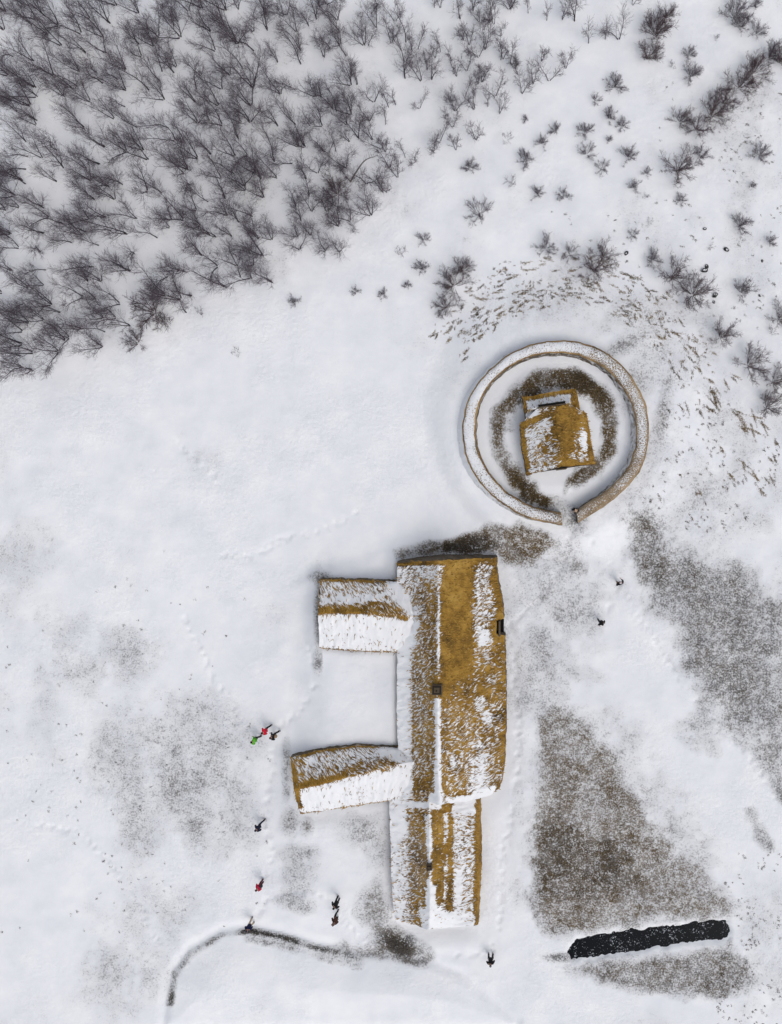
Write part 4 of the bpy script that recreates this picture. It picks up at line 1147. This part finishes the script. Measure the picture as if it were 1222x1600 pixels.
# ------------------------------------------------------------------ loose dead grass
def scatter_grass():
    roots = []; dirs = []; Ls = []; Ws = []; sh = []
    # 1) thin blades all through the bare patches
    n = 90000
    px = rng.uniform(0, 1222, n); py = rng.uniform(430, 1600, n)
    g, br = cover(px, py)
    keep = (rng.random(n) < np.clip((g - 0.36) * 0.75 + 0.22 * (br > 0.93) * (g > 0.5), 0, 1)) & (poly_sd(px, py, LH) < -6) & (poly_sd(px, py, POND) < -3)
    px, py, br = px[keep], py[keep], br[keep]
    for _ in range(3):
        qx = px + rng.normal(0, 1.4, len(px)); qy = py + rng.normal(0, 1.4, len(px))
        r = G(qx, qy); th = rng.uniform(0, 6.283, len(px))
        roots.append(r - np.array([0, 0, 0.02])); dirs.append(np.stack([np.cos(th), np.sin(th), 0.2 + 0 * th], -1))
        Ls.append(rng.uniform(0.07, 0.17, len(px))); Ws.append(rng.uniform(0.010, 0.022, len(px))); sh.append(np.clip(rng.random(len(px)) * (0.45 + 0.55 * br), 0, 1))
    # 2) combed tufts on the slope of the mound and by the right edge
    cl = []
    for _ in range(760):
        a = math.radians(random.uniform(8, 142)); r = random.uniform(182, 262) + 20 * math.cos(a - 0.8)
        a2 = math.degrees(a)
        if a2 < 40 and random.random() < 0.6: continue
        cl.append((RC[0] + r * math.cos(a), RC[1] - r * math.sin(a), a, random.choice((0.06, 0.09, 0.13, 0.2, 0.3, 0.42, 0.7)) * random.uniform(0.7, 1.2), random.uniform(0.25, 1.1)))
    for x, y, L in ((1075, 545, 1.2), (1088, 553, 1.3), (1110, 592, .9), (1117, 610, .8), (1112, 625, 1.6), (1120, 622, 1.3), (1106, 640, 1.2), (1152, 645, 1.3), (1162, 658, 1.4), (1158, 668, 1.5), (1180, 655, 1.2),
                    (1175, 672, 1.6), (1190, 668, 1.2), (1150, 590, 1), (1140, 742, .9), (1180, 744, 1.2), (1203, 750, 1.3), (1190, 770, 1.1), (1092, 770, .8), (1165, 725, 1.0), (1205, 718, .9), (1085, 530, 1.0), (1060, 520, 1.2),
                    (1095, 575, .8), (1128, 700, .7), (1210, 690, .8)):
        for q in range(2): cl.append((x + random.uniform(-5, 5), y + random.uniform(-4, 4), math.radians(40), L * random.uniform(0.5, 0.9), random.uniform(0.5, 1.0)))
    for _ in range(260):
        x = random.uniform(1000, 1222); y = random.uniform(640, 830)
        if math.hypot(x - RC[0], y - RC[1]) < 172: continue
        cl.append((x, y, math.radians(40), random.choice((0.05, 0.08, 0.12, 0.28)), random.uniform(0.0, 0.7)))
    for _ in range(330):
        x = random.uniform(1020, 1222); y = random.uniform(110, 520)
        if x < 1120 and random.random() < 0.55: continue
        cl.append((x, y, math.radians(60), random.choice((0.04, 0.06, 0.10, 0.22)), random.uniform(0.0, 0.45)))
    for _ in range(330):
        x = random.uniform(1120, 1222); y = random.uniform(1330, 1600)
        cl.append((x, y, math.radians(60), random.choice((0.02, 0.03, 0.05, 0.10)), random.uniform(0.0, 0.3)))
    for _ in range(340):
        x = random.gauss(210, 130); y = random.gauss(1200, 150)
        if not (0 < x < 430 and 820 < y < 1460): continue
        cl.append((x, y, math.radians(90), random.choice((0.02, 0.03, 0.05, 0.12)), random.uniform(0.0, 0.3)))
    for _ in range(90):
        cl.append((random.uniform(760, 1010), random.uniform(330, 470), math.radians(90), random.choice((0.03, 0.05, 0.08, 0.16)), random.uniform(0.0, 0.4)))
    for x, y, a, L, s in cl:
        k = int(5 + 70 * L)
        if L < 0.4 and float(fbm(x / 30, y / 30, 3, 707)) < -0.03: continue
        tan = a - math.pi / 2 + random.gauss(0, 0.35)          # along the contour, clockwise
        t = np.clip(rng.normal(0, 0.32, k), -0.7, 0.7) * L * S
        qx = x + math.cos(tan) * t + rng.normal(0, 0.95, k); qy = y - math.sin(tan) * t + rng.normal(0, 0.95, k)
        r = G(qx, qy)
        th = tan + rng.normal(0, 0.32, k) - 0.15
        roots.append(r - np.array([0, 0, 0.02])); dirs.append(np.stack([np.cos(th), np.sin(th), 0 * th], -1))
        Ls.append(rng.uniform(0.08, 0.19, k) * (0.8 + 0.2 * L)); Ws.append(rng.uniform(0.016, 0.032, k)); sh.append(np.clip(s * 0.85 + rng.normal(0, 0.25, k), 0, 1))
    R = np.concatenate(roots); D = np.concatenate(dirs); Lb = np.concatenate(Ls); Wb = np.concatenate(Ws); Sh = np.concatenate(sh)
    V, q, t, s = blades_arrays(R, D, Lb, Wb, Sh, 0.4)
    me = mesh_np('dead_grass', V, q, t)
    fattr(me, 'shade', s)
    tag(obj('dead_grass', me, M['blade']), 'dead brown and grey grass poking through the snow', 'grass', kind='stuff')
scatter_grass()

# ------------------------------------------------------------------ boulders
def boulder(px, py, r, label, seed):
    bm = bmesh.new()
    bmesh.ops.create_icosphere(bm, subdivisions=3, radius=1.0)
    rgx = np.random.default_rng(seed)
    pl = [(unit(rgx.normal(0, 1, 3)), rgx.uniform(0.55, 0.9)) for _ in range(9)]
    for v in bm.verts:
        p = np.array(v.co)
        for nrm, dd in pl:
            e = p @ nrm - dd
            if e > 0: p = p - nrm * e
        p = p * (1 + 0.12 * float(fbm(p[0] * 2 + seed, p[1] * 2 + p[2], 3, seed)))
        v.co = Vector(p * np.array([r, r * rgx.uniform(0.95, 1.0) * 0.8, r * 0.7]))
    o = bm_obj('boulder', bm, M['rock'], None, True)
    g = G(px, py); o.location = (g[0], g[1], g[2] + r * 0.25); o.rotation_euler = (0, 0, seed * 1.3)
    tag(o, label, 'boulder')
for i, (x, y, r, l) in enumerate([(1117, 462, 0.26, 'snow capped dark boulder right of the lower big reddish bush'), (1115, 472, 0.15, 'small dark stone just below the snow capped boulder'),
                                  (1100, 423, 0.30, 'largest dark jagged boulder between the sprig and the pair of big bushes'), (1104, 417, 0.2, 'lesser stone against the largest jagged boulder'),
                                  (1135, 390, 0.24, 'round half buried boulder below the lone round bush'), (979, 396, 0.2, 'flat stone in the snow right of the big leaning bush'),
                                  (1187, 462, 0.12, 'single small stone right of the wide leaning bush'), (1101, 358, 0.16, 'small stone in the specked snow above the sprig'), (1191, 408, 0.13, 'little stone near the right edge below the low spread bush')]):
    boulder(x, y, r, l, i + 3)

# ------------------------------------------------------------------ people
FAB = {}
def fabric(c, rough=0.85):
    if c not in FAB: FAB[c] = mat_simple('cloth', c, rough, 0.25, 12.0)
    return FAB[c]
SKIN = mat_simple('skin', (0.45, 0.27, 0.19), 0.6, 0.1, 6.0)
EYE = mat_simple('eye_dark', (0.02, 0.015, 0.012), 0.3, 0.1, 6.0)

def skin_mesh(name, verts, edges, root=0, sub=1):
    me = bpy.data.meshes.new(name + '_cage')
    bm = bmesh.new()
    lay = bm.verts.layers.skin.verify()
    vs = []
    for i, (co, r) in enumerate(verts):
        v = bm.verts.new(co); v[lay].radius = (r, r) if not isinstance(r, tuple) else r
        v[lay].use_root = (i == root); vs.append(v)
    for a, b in edges: bm.edges.new((vs[a], vs[b]))
    bm.to_mesh(me); bm.free()
    o = bpy.data.objects.new(name, me); col.objects.link(o)
    md = o.modifiers.new('skin', 'SKIN'); md.use_smooth_shade = True
    ms = o.modifiers.new('sub', 'SUBSURF'); ms.levels = sub; ms.render_levels = sub
    dg = bpy.context.evaluated_depsgraph_get()
    out = bpy.data.meshes.new_from_object(o.evaluated_get(dg))
    bpy.data.objects.remove(o)
    out.polygons.foreach_set('use_smooth', np.full(len(out.polygons), True))
    return out

def chain(V, E, start, pts):
    a = start
    for co, r in pts:
        V.append((Vector(co), r)); E.append((a, len(V) - 1)); a = len(V) - 1
    return a

def person(px, py, heading, jacket, trousers, hat, label, stride=0.35, arm=0.3, elbow=0.25, scale=1.0, bend=0.05, boots=(0.02, 0.018, 0.016), pack=None, hood=False, hair=None, long_coat=False, spread=0.11):
    """figure facing local +Y, standing on z=0"""
    g = G(px, py)
    root = empty('person', tuple(g), heading)
    root.scale = (scale * 0.95,) * 3
    tag(root, label, 'person')
    hip = Vector((0, 0, 0.92)); ch = Vector((0, bend * 1.2, 1.32)); nk = Vector((0, bend * 1.8, 1.47)); hd = Vector((0, bend * 2.2 + 0.02, 1.62))
    J = {}
    for s, k in ((-1, 1), (1, -1)):
        sy = stride * 0.7 * k
        hipj = hip + Vector((s * spread * 0.85, 0, -0.05))
        foot = Vector((s * spread, sy * 0.55, 0.07 + (0.05 if sy < 0 else 0)))
        knee = (hipj + foot) / 2 + Vector((0, 0.05 + 0.06 * abs(stride), 0.01))
        J[s] = (hipj, knee, foot)
        sh = ch + Vector((s * 0.19, 0, 0.08))
        el = sh + Vector((s * (0.04 + elbow * 0.12), -k * arm * 0.16 - 0.02, -0.28))
        wr = el + Vector((-s * elbow * 0.14, 0.06 + max(0, -k * arm) * 0.08 + elbow * 0.16, -0.23 + elbow * 0.12))
        J[s] += (sh, el, wr)
    def legs(V, E, hipi, pad, cut):
        for s in (-1, 1):
            hj, kn, ft = J[s][:3]
            chain(V, E, hipi, [(hj, 0.082 + pad), (kn, 0.056 + pad), (kn.lerp(ft, 0.45), 0.052 + pad), (ft.lerp(kn, cut), 0.040 + pad)])
    # whole body, one surface
    V = [(hip, 0.135)]; E = []
    c = chain(V, E, 0, [(hip.lerp(ch, 0.45), 0.125), (ch, 0.145)])
    n_ = chain(V, E, c, [(ch.lerp(nk, 0.6), 0.085), (nk, 0.055), (hd + Vector((0, 0.005, -0.06)), 0.070), (hd + Vector((0, 0, 0.03)), 0.088), (hd + Vector((0, -0.01, 0.10)), 0.055)])
    chain(V, E, n_ - 2, [(hd + Vector((0, 0.092, -0.025)), 0.014), (hd + Vector((0, 0.108, -0.035)), 0.009)])     # nose
    for s in (-1, 1): chain(V, E, n_ - 1, [(hd + Vector((s * 0.088, -0.01, -0.01)), 0.014), (hd + Vector((s * 0.094, -0.018, 0.0)), 0.012)])  # ears
    for s in (-1, 1):
        hj, kn, ft, sh, el, wr = J[s]
        chain(V, E, 0, [(hj, 0.080), (kn, 0.054), (kn.lerp(ft, 0.4), 0.050), (ft, 0.036), (ft + Vector((s * 0.02, 0.09, -0.035)), 0.033), (ft + Vector((s * 0.025, 0.15, -0.045)), 0.024)])
        a = chain(V, E, 2, [(sh, 0.062), (el, 0.042), (wr, 0.028)])
        fd = (wr - el).normalized(); side = Vector((0, 0, 1)).cross(fd).normalized() if abs(fd.z) < 0.95 else Vector((1, 0, 0))
        palm = chain(V, E, a, [(wr + fd * 0.05, 0.032), (wr + fd * 0.085, 0.030)])
        for q, fl in zip((-1.5, -0.5, 0.5, 1.5), (0.062, 0.080, 0.086, 0.074)):
            b0 = wr + fd * 0.095 + side * q * 0.020
            chain(V, E, palm, [(b0, 0.010), (b0 + fd * fl * 0.5 + Vector((0, 0.006, -0.008)), 0.009), (b0 + fd * fl * 0.85 + Vector((0, 0.012, -0.025)), 0.008)])
        tb = wr + fd * 0.04 + Vector((0, 0.034, 0.004))
        chain(V, E, palm - 1, [(tb, 0.012), (tb + fd * 0.035 + Vector((0, 0.02, 0)), 0.010), (tb + fd * 0.06 + Vector((0, 0.022, -0.01)), 0.008)])
    body = obj('body', skin_mesh('body', V, E), SKIN, root)
    # jacket
    V = [(hip + Vector((0, 0, -0.04 if not long_coat else -0.22)), (0.205, 0.165) if not long_coat else (0.235, 0.2))]; E = []
    c = chain(V, E, 0, [(hip.lerp(ch, 0.2), (0.195, 0.155)), (hip.lerp(ch, 0.6), (0.2, 0.155)), (ch, (0.215, 0.16)), (ch.lerp(nk, 0.55), 0.12), (nk, 0.082)])
    for s in (-1, 1):
        sh, el, wr = J[s][3:]
        chain(V, E, 3, [(sh, 0.092), (el, 0.072), (wr.lerp(el, 0.12), 0.052)])
    jk = obj('jacket', skin_mesh('jacket', V, E), fabric(jacket), root)
    if hood: 
        V = [(nk + Vector((0, -0.05, 0)), 0.10)]; E = []
        chain(V, E, 0, [(hd + Vector((0, -0.06, -0.02)), 0.125), (hd + Vector((0, -0.03, 0.07)), 0.12), (hd + Vector((0, 0.0, 0.13)), 0.07)])
        obj('hood', skin_mesh('hood', V, E), fabric(jacket), root)
    # trousers
    V = [(hip, 0.168)]; E = []
    chain(V, E, 0, [(hip + Vector((0, 0, 0.10)), 0.16)])
    legs(V, E, 0, 0.026, 0.14)
    obj('trousers', skin_mesh('trousers', V, E), fabric(trousers), root)
    for s in (-1, 1):
        ft = J[s][2]
        V = [(ft + Vector((0, -0.02, 0.05)), 0.062)]; E = []
        chain(V, E, 0, [(ft + Vector((0, 0.0, -0.02)), 0.062), (ft + Vector((s * 0.015, 0.08, -0.03)), 0.055), (ft + Vector((s * 0.025, 0.16, -0.037)), 0.044)])
        obj('boot', skin_mesh('boot', V, E), fabric(boots), root)
    if hat:
        V = [(hd + Vector((0, -0.012, 0.045)), (0.108, 0.115))]; E = []
        chain(V, E, 0, [(hd + Vector((0, -0.015, 0.10)), 0.096), (hd + Vector((0, -0.018, 0.135)), 0.05)])
        obj('hat', skin_mesh('hat', V, E), fabric(hat), root)
    if hair:
        V = [(hd + Vector((0, -0.025, 0.04)), (0.108, 0.108))]; E = []
        chain(V, E, 0, [(hd + Vector((0, -0.02, 0.09)), 0.094), (hd + Vector((0, -0.015, 0.13)), 0.045)])
        chain(V, E, 0, [(hd + Vector((0, -0.06, -0.04)), 0.075), (nk + Vector((0, -0.07, -0.02)), 0.05)])
        obj('hair', skin_mesh('hair', V, E), fabric(hair), root)
    if pack:
        V = [(ch + Vector((0, -0.25, -0.30)), (0.17, 0.11))]; E = []
        chain(V, E, 0, [(ch + Vector((0, -0.26, -0.08)), (0.18, 0.12)), (ch + Vector((0, -0.23, 0.10)), (0.13, 0.08))])
        obj('backpack', skin_mesh('backpack', V, E), fabric(pack), root)
    for s in (-1, 1):
        b = bmesh.new(); bmesh.ops.create_icosphere(b, subdivisions=1, radius=0.012, matrix=Matrix.Translation(hd + Vector((s * 0.032, 0.083, 0.01))))
        bm_obj('eye', b, EYE, root, True)
    b = bmesh.new(); box_bm(b, hd + Vector((0, 0.083, -0.075)), (0.045, 0.012, 0.010), 0, 0.003)
    bm_obj('mouth', b, fabric((0.28, 0.10, 0.09)), root, True)
    return root

BLK = (0.010, 0.010, 0.012); NAVY = (0.012, 0.014, 0.035); DK = (0.018, 0.018, 0.02)
R_ = math.radians
person(898, 796, R_(160), BLK, DK, None, 'person in black jacket with pale bare head standing in the ring wall gap', 0.12, 0.2, 0.5, hair=(0.5, 0.36, 0.25))
person(966, 910, R_(20), BLK, DK, (0.62, 0.55, 0.58), 'person in black with a pale hat on the snow path below the ring wall gap', 0.25, 0.5, 0.6)
person(937, 969, R_(200), BLK, BLK, BLK, 'person dressed all in black below the one with the pale hat', 0.45, 0.4, 0.4, hood=True)
person(405, 1151, R_(80), (0.10, 0.42, 0.03), BLK, BLK, 'person in bright green jacket and black trousers walking in a group of three', 0.55, 0.5, 0.3)
person(421, 1136, R_(110), (0.62, 0.012, 0.035), BLK, BLK, 'person in red jacket at the back of the group of three', 0.75, 0.5, 0.2)
person(434, 1144, R_(95), BLK, BLK, (0.05, 0.03, 0.03), 'person in black with tan bag at the right of the group of three', 0.6, 0.6, 0.4, pack=(0.32, 0.22, 0.13))
person(411, 1284, R_(120), NAVY, NAVY, NAVY, 'person in dark navy striding alone left of the lower wing', 0.85, 0.6, 0.3)
person(412, 1375, R_(120), (0.50, 0.02, 0.06), (0.10, 0.02, 0.03), (0.05, 0.02, 0.02), 'person in crimson jacket carrying a dark backpack on the snow field', 0.2, 0.3, 0.2, pack=(0.03, 0.032, 0.035))
person(396, 1436, R_(165), (0.010, 0.012, 0.05), (0.45, 0.36, 0.26), (0.02, 0.02, 0.05), 'person in navy jacket and tan trousers at the dark bank edge', 0.5, 0.4, 0.35)
person(530, 1401, R_(140), BLK, DK, BLK, 'broad person in black jacket, upper of the pair near the annex', 0.15, 0.2, 0.7, scale=1.05)
person(529, 1426, R_(130), (0.07, 0.03, 0.022), BLK, None, 'person in brown jacket, lower of the pair near the annex', 0.55, 0.5, 0.25, hair=(0.16, 0.10, 0.08), spread=0.2)
person(767, 1488, R_(180), BLK, DK, (0.12, 0.12, 0.13), 'person in black standing legs apart below the annex end', 0.05, 0.2, 0.55, spread=0.17, scale=1.05)
